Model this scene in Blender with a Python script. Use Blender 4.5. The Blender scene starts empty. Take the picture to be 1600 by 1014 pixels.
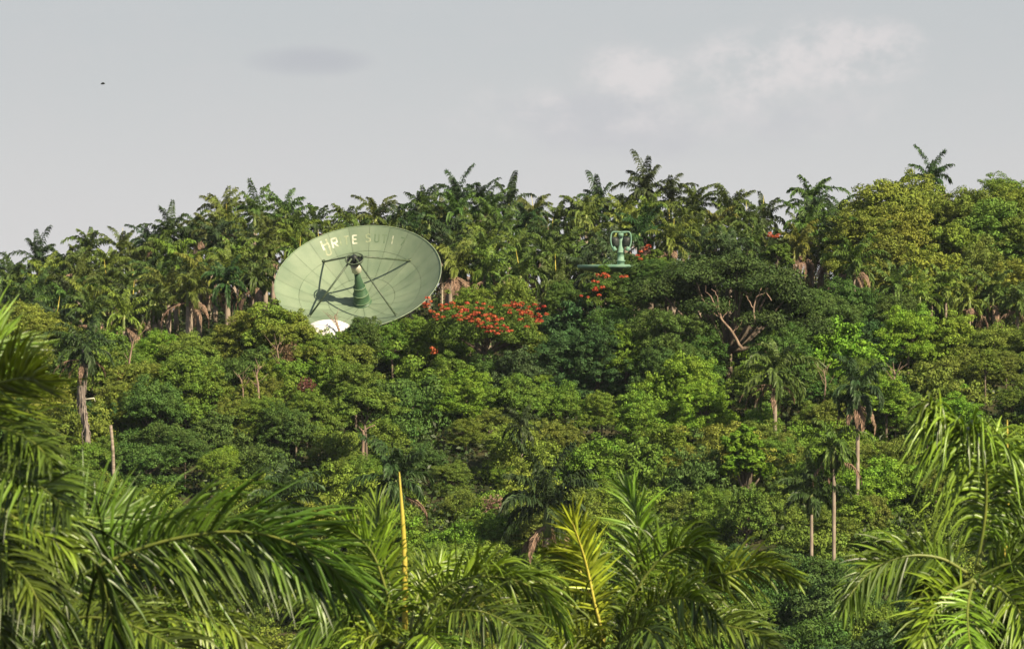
import bpy, math, random
import numpy as np
from mathutils import Vector

# ------------------------------------------------------------------ basics
sc = bpy.context.scene
COL = sc.collection
K = 1.52e-4            # radians per photo pixel (photo 1600 wide)
CAMZ = 18.0
def W(px, py, Y):      # photo pixel at distance Y -> world
    return np.array([(px-800.0)*K*Y, Y, CAMZ+(507.0-py)*K*Y])
def PX(x, Y): return 800+x/(K*Y)
def PY(z, Y): return 507-(z-CAMZ)/(K*Y)

class MB:
    """collects geometry for one mesh"""
    def __init__(s): s.v=[]; s.q=[]; s.t=[]; s.n=0
    def add(s, v, q=None, t=None):
        v=np.asarray(v,float).reshape(-1,3)
        if q is not None and len(q): s.q.append(np.asarray(q,int).reshape(-1,4)+s.n)
        if t is not None and len(t): s.t.append(np.asarray(t,int).reshape(-1,3)+s.n)
        s.v.append(v); s.n+=len(v)
    def tube(s, pts, rad, n=8, cap=True):
        pts=np.asarray(pts,float); m=len(pts)
        rad=np.broadcast_to(np.asarray(rad,float),(m,))
        tg=np.gradient(pts,axis=0); tg/=np.linalg.norm(tg,axis=1)[:,None]+1e-9
        ref=np.array([0,0,1.0]) if abs(tg[0][2])<.9 else np.array([1.0,0,0])
        a=np.linspace(0,2*math.pi,n,endpoint=False); V=[]
        for i in range(m):
            x=np.cross(ref,tg[i]); x/=np.linalg.norm(x)+1e-9
            y=np.cross(tg[i],x); ref=y if abs(tg[i]@ref)>.95 else ref
            V.append(pts[i]+rad[i]*(np.cos(a)[:,None]*x+np.sin(a)[:,None]*y))
        q=[]
        for i in range(m-1):
            for j in range(n):
                q.append((i*n+j,i*n+(j+1)%n,(i+1)*n+(j+1)%n,(i+1)*n+j))
        V=np.vstack(V); t=[]
        if cap:
            V=np.vstack([V,pts[0],pts[-1]]); c0=m*n; c1=c0+1
            for j in range(n):
                t.append((c0,(j+1)%n,j)); t.append((c1,(m-1)*n+j,(m-1)*n+(j+1)%n))
        s.add(V,q,t)
    def lathe(s, prof, o, ax, n=32, e1=None):
        """prof: (axial, radius) list, around axis ax from o"""
        o=np.asarray(o,float); ax=np.asarray(ax,float); ax=ax/np.linalg.norm(ax)
        if e1 is None:
            e1=np.cross(ax,[0,0,1.0]) if abs(ax[2])<.95 else np.array([1.0,0,0])
        e1=e1/np.linalg.norm(e1); e2=np.cross(ax,e1)
        a=np.linspace(0,2*math.pi,n,endpoint=False)
        V=[o+ax*h+r*(np.cos(a)[:,None]*e1+np.sin(a)[:,None]*e2) for h,r in prof]
        q=[]
        for i in range(len(prof)-1):
            for j in range(n):
                q.append((i*n+j,i*n+(j+1)%n,(i+1)*n+(j+1)%n,(i+1)*n+j))
        s.add(np.vstack(V),q)
    def box(s, c, sz):
        c=np.asarray(c,float); h=np.asarray(sz,float)/2
        v=[c+h*np.array([i,j,k]) for i in(-1,1) for j in(-1,1) for k in(-1,1)]
        s.add(v,[(0,1,3,2),(4,6,7,5),(0,4,5,1),(2,3,7,6),(0,2,6,4),(1,5,7,3)])
    def mesh(s, name, mat, smooth=False):
        v=np.vstack(s.v); me=bpy.data.meshes.new(name)
        q=np.vstack(s.q) if s.q else np.zeros((0,4),int)
        t=np.vstack(s.t) if s.t else np.zeros((0,3),int)
        loops=np.concatenate([q.ravel(),t.ravel()]).astype(np.int32)
        tot=np.concatenate([np.full(len(q),4),np.full(len(t),3)]).astype(np.int32)
        st=np.concatenate([[0],np.cumsum(tot)[:-1]]).astype(np.int32)
        me.vertices.add(len(v)); me.vertices.foreach_set('co',v.astype(np.float32).ravel())
        me.loops.add(len(loops)); me.loops.foreach_set('vertex_index',loops)
        me.polygons.add(len(tot)); me.polygons.foreach_set('loop_start',st)
        me.polygons.foreach_set('loop_total',tot)
        if smooth: me.polygons.foreach_set('use_smooth',np.ones(len(tot),bool))
        me.update(calc_edges=True); me.validate()
        if mat: me.materials.append(mat)
        return me

def link(name, data=None, parent=None, loc=None, color=None):
    o=bpy.data.objects.new(name,data); COL.objects.link(o)
    if parent is not None: o.parent=parent
    if loc is not None: o.location=[float(c) for c in loc]
    if color is not None: o.color=(*color,1.0)
    return o
def thing(name, loc, label=None, cat=None, group=None):
    o=link(name,None,None,loc); o.empty_display_size=.5
    tag(o,label,cat,group); return o
def tag(o, label=None, cat=None, group=None, kind=None):
    if label: o['label']=label
    if cat: o['category']=cat
    if group: o['group']=group
    if kind: o['kind']=kind
    return o
def spline(pts, n):
    """Catmull-Rom through pts, n samples evenly in parameter"""
    P=np.asarray(pts,float); P=np.vstack([2*P[0]-P[1],P,2*P[-1]-P[-2]])
    m=len(P)-3; out=[]
    for u in np.linspace(0,m-1e-6,n):
        i=int(u); f=u-i; a,b,c,d=P[i:i+4]
        out.append(.5*((2*b)+(c-a)*f+(2*a-5*b+4*c-d)*f*f+(3*b-a-3*c+d)*f**3))
    return np.array(out)
def nrm(v): return v/(np.linalg.norm(v,axis=-1,keepdims=True)+1e-9)

# ------------------------------------------------------------------ materials
def newmat(name):
    m=bpy.data.materials.new(name); m.use_nodes=True
    nt=m.node_tree; nt.nodes.clear()
    return m,nt,nt.nodes,nt.links
def out(nt,sh):
    o=nt.nodes.new('ShaderNodeOutputMaterial'); nt.links.new(sh,o.inputs['Surface'])
def leafmat(name, base=None, var=.45, hue=.02, trans=.25, rough=.5, spec=.3, tcol=(1.15,1.25,.55)):
    """leaf: colour of the object (or base), each leaf a little different, some light passing through"""
    m,nt,N,L=newmat(name)
    if base is None:
        oi=N.new('ShaderNodeObjectInfo'); col=oi.outputs['Color']
    else:
        rgb=N.new('ShaderNodeRGB'); rgb.outputs[0].default_value=(*base,1); col=rgb.outputs[0]
    g=N.new('ShaderNodeNewGeometry')
    mr=N.new('ShaderNodeMapRange'); mr.inputs['To Min'].default_value=1-var; mr.inputs['To Max'].default_value=1+var
    L.new(g.outputs['Random Per Island'],mr.inputs['Value'])
    tc=N.new('ShaderNodeTexCoord'); nz=N.new('ShaderNodeTexNoise'); nz.inputs['Scale'].default_value=.55
    nz.inputs['Detail'].default_value=2
    L.new(tc.outputs['Object'],nz.inputs['Vector'])
    mh=N.new('ShaderNodeMapRange'); mh.inputs['From Min'].default_value=.3; mh.inputs['From Max'].default_value=.7
    mh.inputs['To Min'].default_value=.5-hue; mh.inputs['To Max'].default_value=.5+hue
    L.new(nz.outputs['Fac'],mh.inputs['Value'])
    hs=N.new('ShaderNodeHueSaturation')
    L.new(col,hs.inputs['Color']); L.new(mr.outputs[0],hs.inputs['Value']); L.new(mh.outputs[0],hs.inputs['Hue'])
    p=N.new('ShaderNodeBsdfPrincipled'); p.inputs['Roughness'].default_value=rough
    p.inputs['Specular IOR Level'].default_value=spec
    L.new(hs.outputs[0],p.inputs['Base Color'])
    tr=N.new('ShaderNodeBsdfTranslucent')
    mm=N.new('ShaderNodeMix'); mm.data_type='RGBA'; mm.blend_type='MULTIPLY'; mm.inputs['Factor'].default_value=1
    L.new(hs.outputs[0],mm.inputs[6]); mm.inputs[7].default_value=(*tcol,1)
    L.new(mm.outputs[2],tr.inputs['Color'])
    mx=N.new('ShaderNodeMixShader'); mx.inputs[0].default_value=trans
    L.new(p.outputs[0],mx.inputs[1]); L.new(tr.outputs[0],mx.inputs[2]); out(nt,mx.outputs[0])
    return m
def mat(name, c1, c2=None, scale=2.0, rough=.7, spec=.3, bump=0, metal=0, stretch=(1,1,1), detail=5, lo=.35, hi=.65):
    m,nt,N,L=newmat(name)
    p=N.new('ShaderNodeBsdfPrincipled'); p.inputs['Roughness'].default_value=rough
    p.inputs['Specular IOR Level'].default_value=spec; p.inputs['Metallic'].default_value=metal
    if c2 is None: p.inputs['Base Color'].default_value=(*c1,1)
    else:
        tc=N.new('ShaderNodeTexCoord'); mp=N.new('ShaderNodeMapping'); mp.inputs['Scale'].default_value=stretch
        nz=N.new('ShaderNodeTexNoise'); nz.inputs['Scale'].default_value=scale; nz.inputs['Detail'].default_value=detail
        cr=N.new('ShaderNodeValToRGB'); cr.color_ramp.elements[0].position=lo; cr.color_ramp.elements[1].position=hi
        cr.color_ramp.elements[0].color=(*c1,1); cr.color_ramp.elements[1].color=(*c2,1)
        L.new(tc.outputs['Object'],mp.inputs[0]); L.new(mp.outputs[0],nz.inputs['Vector'])
        L.new(nz.outputs['Fac'],cr.inputs[0]); L.new(cr.outputs[0],p.inputs['Base Color'])
        if bump:
            b=N.new('ShaderNodeBump'); b.inputs['Strength'].default_value=bump
            L.new(nz.outputs['Fac'],b.inputs['Height']); L.new(b.outputs[0],p.inputs['Normal'])
    out(nt,p.outputs[0]); return m

M={}
M['leaf']=leafmat('broad_leaf',hue=.016,spec=.10,rough=.65,trans=.14)
M['palm']=leafmat('palm_leaflet',var=.45,hue=.012,rough=.5,spec=.2,trans=.15)
M['frond']=leafmat('near_palm_leaflet',var=.7,hue=.012,rough=.38,spec=.5,trans=.12)
M['dead']=leafmat('dry_palm_leaflet',base=(.19,.125,.084),var=.45,hue=.01,trans=.1,rough=.8,tcol=(1.2,1,.7))
M['bloom']=leafmat('flame_blossom',base=(.36,.070,.026),var=.35,hue=.015,trans=.2,rough=.6,tcol=(1.2,.8,.5))
M['under']=leafmat('undergrowth_leaf',base=(.042,.068,.014),var=.5)
M['bark']=mat('grey_bark',(.08,.062,.045),(.17,.135,.105),3,.9,.1,.4,stretch=(1,1,.3))
M['paletwig']=mat('pale_bare_wood',(.13,.09,.068),(.27,.195,.14),3,.85,.1,.3,stretch=(1,1,.3))
M['palmbark']=mat('palm_trunk_bark',(.13,.10,.075),(.30,.245,.195),2.2,.9,.1,.3,stretch=(.4,.4,3))
M['shag']=mat('shaggy_brown_bark',(.10,.08,.07),(.26,.22,.19),5,.95,.05,.5,stretch=(2,2,.25))
M['shaft']=mat('green_crown_shaft',(.10,.15,.035),(.17,.19,.05),2,.5,.4)
M['spear']=mat('yellow_spear_leaf',(.36,.30,.04),(.46,.38,.07),3,.5,.3,stretch=(3,3,.4))
M['rachis']=mat('frond_midrib',(.085,.12,.022),(.16,.18,.035),3,.45,.4)
M['rachis_y']=mat('yellow_frond_midrib',(.45,.40,.06),(.52,.46,.10),3,.45,.4)
M['soil']=mat('forest_soil',(.022,.030,.012),(.055,.05,.025),.4,.95,.05,.3)

# ------------------------------------------------------------------ terrain
_TY=[-4000,-200,0,75,230,300,392,408,430,455,472,530,800,2000,9000]
_TZ=[-10,0,0,0,-19,-12.5,13.2,14.8,17.3,20.8,21.3,11,-25,-40,-60]
_XX=[-300,-70,-55,-31,0,30,55,300]
_XZ=[-9,-7.5,-6.0,-.5,0,.8,2.5,5]
def zg(x,Y):
    t=np.interp(x,_XX,_XZ)*np.clip((np.asarray(Y)-385)/60,0,1)*np.clip((700-np.asarray(Y))/200,0,1)
    return np.interp(Y,_TY,_TZ)+t
def build_ground():
    xs=np.concatenate([np.linspace(-3000,-150,12)[:-1],np.linspace(-150,150,76),np.linspace(150,3000,12)[1:]])
    ys=np.concatenate([np.linspace(-1000,0,10)[:-1],np.linspace(0,290,30)[:-1],np.linspace(290,540,64)[:-1],np.linspace(540,3500,24)])
    X,Y=np.meshgrid(xs,ys); rs=np.random.RandomState(4)
    Z=zg(X,Y)+rs.normal(0,.18,X.shape)
    ny,nx=X.shape; b=MB()
    idx=np.arange(nx*ny).reshape(ny,nx)
    q=np.stack([idx[:-1,:-1],idx[:-1,1:],idx[1:,1:],idx[1:,:-1]],-1)
    b.add(np.stack([X,Y,Z],-1),q)
    tag(link('ground',b.mesh('ground',M['soil'],True)),kind='structure')
build_ground()

# ------------------------------------------------------------------ dish antenna
PXM=K*400
G={'paint':None}
def dish_paint():
    m,nt,N,L=newmat('weathered_green_paint')
    p=N.new('ShaderNodeBsdfPrincipled'); p.inputs['Roughness'].default_value=.6; p.inputs['Specular IOR Level'].default_value=.25
    g=N.new('ShaderNodeNewGeometry'); tc=N.new('ShaderNodeTexCoord')
    uvn=N.new('ShaderNodeUVMap')
    mp=N.new('ShaderNodeMapping'); mp.inputs['Scale'].default_value=(26,2.2,1)
    L.new(uvn.outputs[0],mp.inputs[0])
    n1=N.new('ShaderNodeTexNoise'); n1.inputs['Scale'].default_value=1; n1.inputs['Detail'].default_value=6
    L.new(mp.outputs[0],n1.inputs['Vector'])
    n2=N.new('ShaderNodeTexNoise'); n2.inputs['Scale'].default_value=.45; n2.inputs['Detail'].default_value=6; n2.inputs['Roughness'].default_value=.6
    L.new(tc.outputs['Object'],n2.inputs['Vector'])
    cr=N.new('ShaderNodeValToRGB'); e=cr.color_ramp.elements
    e[0].position=.36; e[0].color=(.112,.158,.100,1); e[1].position=.66; e[1].color=(.178,.222,.145,1)
    a=N.new('ShaderNodeMath'); a.operation='MULTIPLY_ADD'; a.inputs[1].default_value=.5
    L.new(n1.outputs['Fac'],a.inputs[0])
    a2=N.new('ShaderNodeMath'); a2.operation='MULTIPLY'; a2.inputs[1].default_value=.5
    L.new(n2.outputs['Fac'],a2.inputs[0]); L.new(a2.outputs[0],a.inputs[2])
    L.new(a.outputs[0],cr.inputs[0])
    mr=N.new('ShaderNodeMapRange'); mr.inputs['To Min'].default_value=.90; mr.inputs['To Max'].default_value=1.08
    L.new(g.outputs['Random Per Island'],mr.inputs[0])
    hs=N.new('ShaderNodeHueSaturation'); L.new(cr.outputs[0],hs.inputs['Color']); L.new(mr.outputs[0],hs.inputs['Value'])
    L.new(hs.outputs[0],p.inputs['Base Color']); out(nt,p.outputs[0]); return m
M['dish']=dish_paint()
M['dishback']=mat('green_steel',(.07,.12,.06),(.13,.19,.10),1.5,.6,.3)
M['palegreen']=mat('pale_green_paint',(.10,.20,.14),(.16,.26,.185),1.2,.55,.3)
M['feedgreen']=mat('dark_green_feed_paint',(.022,.062,.030),(.045,.095,.042),1.2,.5,.4)
M['rim']=mat('worn_rim_paint',(.15,.19,.125),(.24,.27,.20),2,.6,.3)
M['black']=mat('black_steel',(.012,.016,.014),(.03,.035,.03),2,.5,.3)
M['strut']=mat('dark_strut_paint',(.03,.05,.028),(.075,.1,.055),3,.5,.4)
M['cream']=mat('cream_feed_cover',(.42,.42,.31),(.5,.48,.37),2,.6,.3)
M['letter']=mat('cream_lettering',(.24,.27,.17),(.50,.50,.41),1.6,.7,.2,lo=.38,hi=.55)
M['letterfade']=mat('faded_lettering',(.17,.215,.125),(.29,.31,.205),1.6,.7,.2,lo=.4,hi=.6)
M['letterdark']=mat('faded_dark_lettering',(.085,.13,.075),(.125,.17,.10),1.6,.7,.2,lo=.4,hi=.6)
M['white']=mat('white_render',(.60,.58,.56),(.70,.68,.66),1.2,.8,.2)
M['conc']=mat('grey_concrete',(.25,.24,.22),(.36,.35,.32),1.5,.9,.2)
M['beige']=mat('beige_painted_steel',(.22,.18,.13),(.30,.25,.19),2,.7,.2)

n_=np.array([-.118,-.617,.778]); n_/=np.linalg.norm(n_)
u1=np.array([.989,0,.150]); u1-=n_*(u1@n_); u1/=np.linalg.norm(u1)
u2=np.cross(n_,u1);  u2*= 1 if u2[2]>0 else -1
RIM=W(558.9,432.8,400); RD=131.4*PXM; DEP=51.6*PXM; FOC=RD*RD/(4*DEP)
VTX=RIM-n_*DEP
def DP(r,ph,off=0.0):
    return VTX+r*(math.cos(ph)*u1+math.sin(ph)*u2)+n_*(r*r/(4*FOC)+off)
def on_dish(a,b,off=.03):
    """point of the paraboloid seen a px right and b px above the vertex"""
    x,z=a*PXM,b*PXM; f=lambda y:((lambda P:(P@P-(P@n_)**2)-4*FOC*(P@n_))(np.array([x,y,z])))
    ys=np.linspace(-9,9,241); vs=[f(y) for y in ys]; best=None
    for i in range(240):
        if vs[i]*vs[i+1]<=0:
            best=ys[i]+(ys[i+1]-ys[i])*vs[i]/(vs[i]-vs[i+1])
            if a*0+best is not None: last=best
    P=np.array([x,last,z]); return VTX+P+n_*off
gz=float(zg(VTX[0],VTX[1]+2.5))
BASE=np.array([VTX[0]+.5,VTX[1]+2.6,gz])
dish=thing('dish_antenna',BASE,'huge round pale green dish antenna with faded lettering, rising above the bushes','antenna')
def dpart(name,b,m,parent=dish,smooth=False,label=None):
    o=link(name,b.mesh(name,M[m],smooth),parent)
    o.matrix_parent_inverse.identity()
    o.location=[-c for c in BASE] if parent is dish else (0,0,0)
    if label: o['label']=label
    return o
# reflector: rings of separate panels with open seams
def reflector():
    b=MB(); uv=[]
    for (r0,r1,n) in ((.0,.10,8),(.10,.40,12),(.40,.735,24),(.735,1.0,24)):
        for k in range(n):
            p0=2*math.pi*k/n+.05; p1=2*math.pi*(k+1)/n+.05
            g=.013
            na,nr=5,5; V=[]
            for i in range(nr+1):
                r=RD*(r0+(r1-r0)*i/nr); r=min(max(r,RD*r0+g),RD*r1-(g if r1<1 else 0))
                dp=g/max(r,.3)
                for j in range(na+1):
                    ph=p0+dp+(p1-p0-2*dp)*j/na
                    V.append(DP(r,ph)); uv.append((ph/(2*math.pi),r/RD))
            q=[(i*(na+1)+j,i*(na+1)+j+1,(i+1)*(na+1)+j+1,(i+1)*(na+1)+j) for i in range(nr) for j in range(na)]
            b.add(V,q)
    me=b.mesh('reflector',M['dish'],True)
    ul=me.uv_layers.new(name='UVMap'); uv=np.array(uv)
    li=np.zeros(len(me.loops),np.int32); me.loops.foreach_get('vertex_index',li)
    ul.data.foreach_set('uv',uv[li].astype(np.float32).ravel())
    o=link('reflector',me,dish); o.location=[-c for c in BASE]; return o
refl=reflector()
b=MB()   # backing shell, closed to the rim
prof=[(-.9,.0),(-.9,1.2)]+[(r*r/(4*FOC)-.10-.25*(1-r/RD),r) for r in np.linspace(1.4,RD-.02,9)]+[(DEP-.10,RD+.03),(DEP+.015,RD+.03),(DEP+.015,RD-.05),(DEP-.05,RD-.05)]
b.lathe(prof,VTX,n_,72,u1); dpart('backing_shell',b,'dishback',smooth=False)
b=MB()
a=np.linspace(0,2*math.pi,73); b.tube([DP(RD+.02,t,-.02) for t in a],.035,6,False); dpart('rim_tube',b,'rim')
for k in range(16):
    b=MB(); ph=2*math.pi*(k+.5)/16
    b.tube([VTX-n_*1.6+1.1*(math.cos(ph)*u1+math.sin(ph)*u2),DP(RD*.55,ph,-1.15),DP(RD*.97,ph,-.25)],.07,6)
    for rr in (.3,.45,.6,.75):
        b.tube([DP(RD*rr,ph,-.2),DP(RD*(rr+.08),ph,-1.3+1.1*rr*.9)],.04,5)
    dpart('back_rib',b,'beige')
# quadripod and subreflector
FP=VTX+n_*FOC
for k in range(4):
    ph=math.radians(32+90*k); b=MB()
    d=math.cos(ph)*u1+math.sin(ph)*u2
    b.tube([DP(98*PXM,ph,-.02),FP+n_*.42+d*.28],.09,8)
    b.tube([DP(98*PXM,ph,.0),DP(98*PXM,ph,.0)+n_*.14],.16,8)
    dpart('feed_strut',b,'strut')
b=MB(); p=PXM
b.lathe([(76*p,0.02),(77*p,5*p),(80*p,10*p),(83.5*p,13*p),(85*p,13.2*p),(85*p,12*p),(83*p,8*p),(83*p,0.02)],VTX,n_,32,u1)
sub=dpart('subreflector',b,'black',smooth=False)
b=MB()
ring=[VTX+n_*87.5*p+14.2*p*(math.cos(t)*u1+math.sin(t)*u2) for t in np.linspace(0,2*math.pi,41)]
b.tube(ring,.06,6,False)
for k in range(8):
    t=2*math.pi*k/8; d=math.cos(t)*u1+math.sin(t)*u2
    b.tube([VTX+n_*85*p+12*p*d,VTX+n_*87.5*p+14.2*p*d],.04,5)
dpart('mounting_ring',b,'strut',sub)
b=MB(); b.lathe([(83*p,5.5*p),(93*p,4.2*p),(94*p,.02)],VTX,n_,16,u1)
b.box(VTX+n_*88*p,(.5,.4,.45)); dpart('drive_housing',b,'black',sub)
b=MB()
b.lathe([(.2*p,15*p),(2.2*p,15*p),(2.2*p,13.2*p),(5*p,13.2*p),(5.5*p,12.6*p),(16*p,12.2*p),(20*p,11*p),(20.5*p,10.2*p),(31*p,9.4*p),(33*p,7.6*p),(33.5*p,7.2*p),(45*p,6.2*p),(46*p,5.4*p),(58*p,4.6*p),(58.5*p,3.6*p),(62*p,3.5*p)],VTX,n_,36,u1)
fc=dpart('feed_cone',b,'feedgreen')
b=MB()
for h,r in ((5.2,13.4),(18.5,11.9),(32,9.6)):
    b.lathe([((h-.6)*p,r*p-.04),((h-.6)*p,r*p+.03),((h+.6)*p,r*p+.03),((h+.6)*p,r*p-.04)],VTX,n_,36,u1)
dpart('flange_ring',b,'dishback',fc)
b=MB(); b.lathe([(62*p,.02),(62*p,6.6*p),(63*p,7.6*p),(74*p,8.4*p),(75*p,8.2*p),(75*p,.02)],VTX,n_,28,u1)
dpart('feed_window',b,'cream')
# mount
b=MB(); hub=VTX-n_*1.8
b.box(hub,(2.6,2.2,2.4)); b.tube([VTX-n_*.8,hub],1.3,20); dpart('hub',b,'dishback')
b=MB(); top=np.array([BASE[0],BASE[1],hub[2]-.6])
b.tube([BASE+[0,0,-.4],BASE+[0,0,1.2],top],[2.3,2.0,1.25],24); b.tube([top,hub],.9,12); dpart('pedestal',b,'palegreen')
# lettering
GL={'H':[[(0,0),(0,2)],[(1,0),(1,2)],[(0,1),(1,1)]],'R':[[(0,0),(0,2),(1,2),(1,1),(0,1)],[(.3,1),(1,0)]],
 'I':[[(.5,0),(.5,2)]],'T':[[(.5,0),(.5,2)],[(0,2),(1,2)]],'E':[[(1,0),(0,0),(0,2),(1,2)],[(0,1),(.8,1)]],
 'S':[[(0,.2),(.4,0),(1,.3),(1,.8),(.1,1.2),(0,1.7),(.5,2),(1,1.8)]],'U':[[(0,2),(0,.3),(.4,0),(.8,.1),(1,.4),(1,2)]],
 '7':[[(0,2),(1,2),(.4,0)]]}
def letter(ch,cx,cy,w,h,rot,m,hw=.95):
    b=MB(); c,s=math.cos(rot),math.sin(rot); done=0
    for st in GL[ch]:
        P=[((x-.5)*w,(y-1)*h/2) for x,y in st]; P=[(cx+x*c-y*s,cy+x*s+y*c) for x,y in P]
        for (x0,y0),(x1,y1) in zip(P[:-1],P[1:]):
            L=math.hypot(x1-x0,y1-y0); dx,dy=(x1-x0)/L,(y1-y0)/L; done+=1; o=.012+.003*done
            x0-=dx*.4;y0-=dy*.4;x1+=dx*.4;y1+=dy*.4
            V=[]; n=4
            for i in range(n+1):
                f=i/n; x=x0+(x1-x0)*f; y=y0+(y1-y0)*f
                V+= [on_dish(x-dy*hw,y+dx*hw,o),on_dish(x+dy*hw,y-dx*hw,o)]
            b.add(V,[(2*i,2*i+1,2*i+3,2*i+2) for i in range(n)])
    me=b.mesh('painted_letter',M[m]); return link('painted_letter',me,refl)
for a in (('H',-61,92,9,15,.42,'letter',1.4),('U',-55.5,81,7,12,.35,'letterfade',1.2),('R',-46,95,8,14,.3,'letter',1.25),('I',-37,97.5,4,13,.22,'letterfade'),
          ('T',-27.5,99,7,12.5,.12,'letterfade'),('E',-14,100.5,6.5,12.5,.06,'letter',1.0),('S',7,102.5,6.5,12.5,0,'letterfade',1.1),
          ('U',21,102,6.5,12,-.08,'letterdark'),('T',33,101,7,12.5,-.12,'letterdark'),('I',46,99.5,3,12.5,-.18,'letter',.9),('7',62,96.5,7,12,-.25,'letterdark')):
    letter(*a)

# ------------------------------------------------------------------ second antenna, pointing at the zenith, seen from its edge
A=395.0; pa=K*A
c=W(970,417,A); gb=np.array([c[0],c[1],float(zg(c[0],c[1]))])
ant=thing('zenith_antenna',gb,'small pale green antenna with flat bar rim and looped feed head above the flame flowers','antenna')
def apart(name,b,m,parent=ant,smooth=False):
    o=link(name,b.mesh(name,M[m],smooth),parent)
    if parent is ant: o.location=[-x for x in gb]
    return o
Z=np.array([0,0,1.0]); R2=67*pa
b=MB(); b.lathe([(-.75,.05),(-.72,1.0),(-.58,2.2),(-.36,3.3),(-.14,R2-.02),(-.14,R2+.05),(.16,R2+.05),(.16,R2-.06),(-.12,3.3),(-.38,2.2),(-.55,1.0),(-.58,.05)],c,Z,48); apart('bowl',b,'palegreen')
b=MB(); b.tube([gb-[0,0,.3],c+[0,0,-.65]],[.9,.6],16); apart('pedestal',b,'palegreen')
b=MB(); b.lathe([(-.9,.5),(0,.36),(.5,.34),(.5,.42),(.62,.42),(.62,.32),(1.3,.29),(1.3,.36),(1.42,.36),(1.42,.28),(2.3,.2),(3.2,.14),(3.2,.02)],c,Z,20); apart('feed_mast',b,'palegreen')
for s in (-1,1):
    b=MB(); o=c+np.array([s*.52,-.05,2.32])
    b.lathe([(-.45,.02),(-.45,.30),(-.25,.40),(.25,.40),(.45,.30),(.45,.02)],o,(s*.15,-.1,1),18); apart('feed_horn',b,'black')
    b=MB(); q=lambda x,y: c+np.array([s*x*pa,-.35,(417-y)*pa])
    b.tube(spline([q(0,363),q(8,362.5),q(14,364),q(16,374),q(14.5,384),q(10,391),q(7,389)],18),.075,7); apart('hoop_arm',b,'palegreen')
    b=MB(); b.tube([q(12,386),q(9,392)],[.16,.22],8); apart('arm_foot',b,'palegreen')
b=MB(); b.box(c+[0,-.35,54*pa],(16*pa,.12,.16)); b.box(c+[0,-.3,50*pa],(8*pa,.2,6*pa)); apart('cross_bar',b,'palegreen')

# ------------------------------------------------------------------ white domed building below the dish, a post beside it
d=W(514,511,389); gw=np.array([d[0],d[1],float(zg(d[0],d[1]))])
wb=thing('domed_hut',gw,'white rounded hut roof just below the lower left rim of the big dish','hut')
b=MB(); h=d[2]-gw[2]
b.lathe([(-.3,2.5),(h-1.2,2.5)],gw,Z,40); o=link('wall',b.mesh('wall',M['white'],True),wb); o.location=[-x for x in gw]
b=MB(); b.lathe([(h-1.2,2.62),(h-1.05,2.66)]+[(h-1.05+1.75*math.sin(t),2.66*math.cos(t)+.01) for t in np.linspace(.05,1.57,10)],gw,Z,40)
o=link('roof',b.mesh('roof',M['white'],True),wb); o.location=[-x for x in gw]
d=W(691,452,404); g0=np.array([d[0],d[1],float(zg(d[0],d[1]))])
pp=thing('steel_post',g0,'slim beige post standing at the right edge of the big dish','post')
b=MB(); b.tube([g0-[0,0,.3],d],.08,8); b.box(d+[0,0,.06],(.22,.22,.12)); o=link('post',b.mesh('post',M['beige']),pp); o.location=[-x for x in g0]

# ------------------------------------------------------------------ bird
bp=W(161,132,300)
bm=MB()
bm.tube(spline([bp+[-.17,0,0],bp+[-.08,0,.03],bp+[.06,0,.03],bp+[.15,0,.05]],9),[.01,.035,.05,.055,.055,.05,.035,.035,.008],8)
brd=link('bird',bm.mesh('bird',M['black'],True)); tag(brd,'tiny dark bird flying alone in the grey sky at upper left','bird')
for s in (-1,1):
    b=MB(); q=[bp+[.04,0,.05],bp+[.0,s*.16,.12],bp+[-.06,s*.34,.06]]
    V=[]
    for i,(c0,wd) in enumerate(zip(q,(.08,.07,.012))):
        V+=[c0+np.array([wd,0,.0]),c0+np.array([-wd,0,0]),c0+np.array([-wd,0,-.012]),c0+np.array([wd,0,-.012])]
    b.add(V,[(0,4,5,1),(2,6,7,3),(1,5,6,2),(0,3,7,4),(4,8,9,5),(6,10,11,7),(5,9,10,6),(4,7,11,8),(8,11,10,9)])
    link('wing',b.mesh('wing',M['black']),brd)

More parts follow.
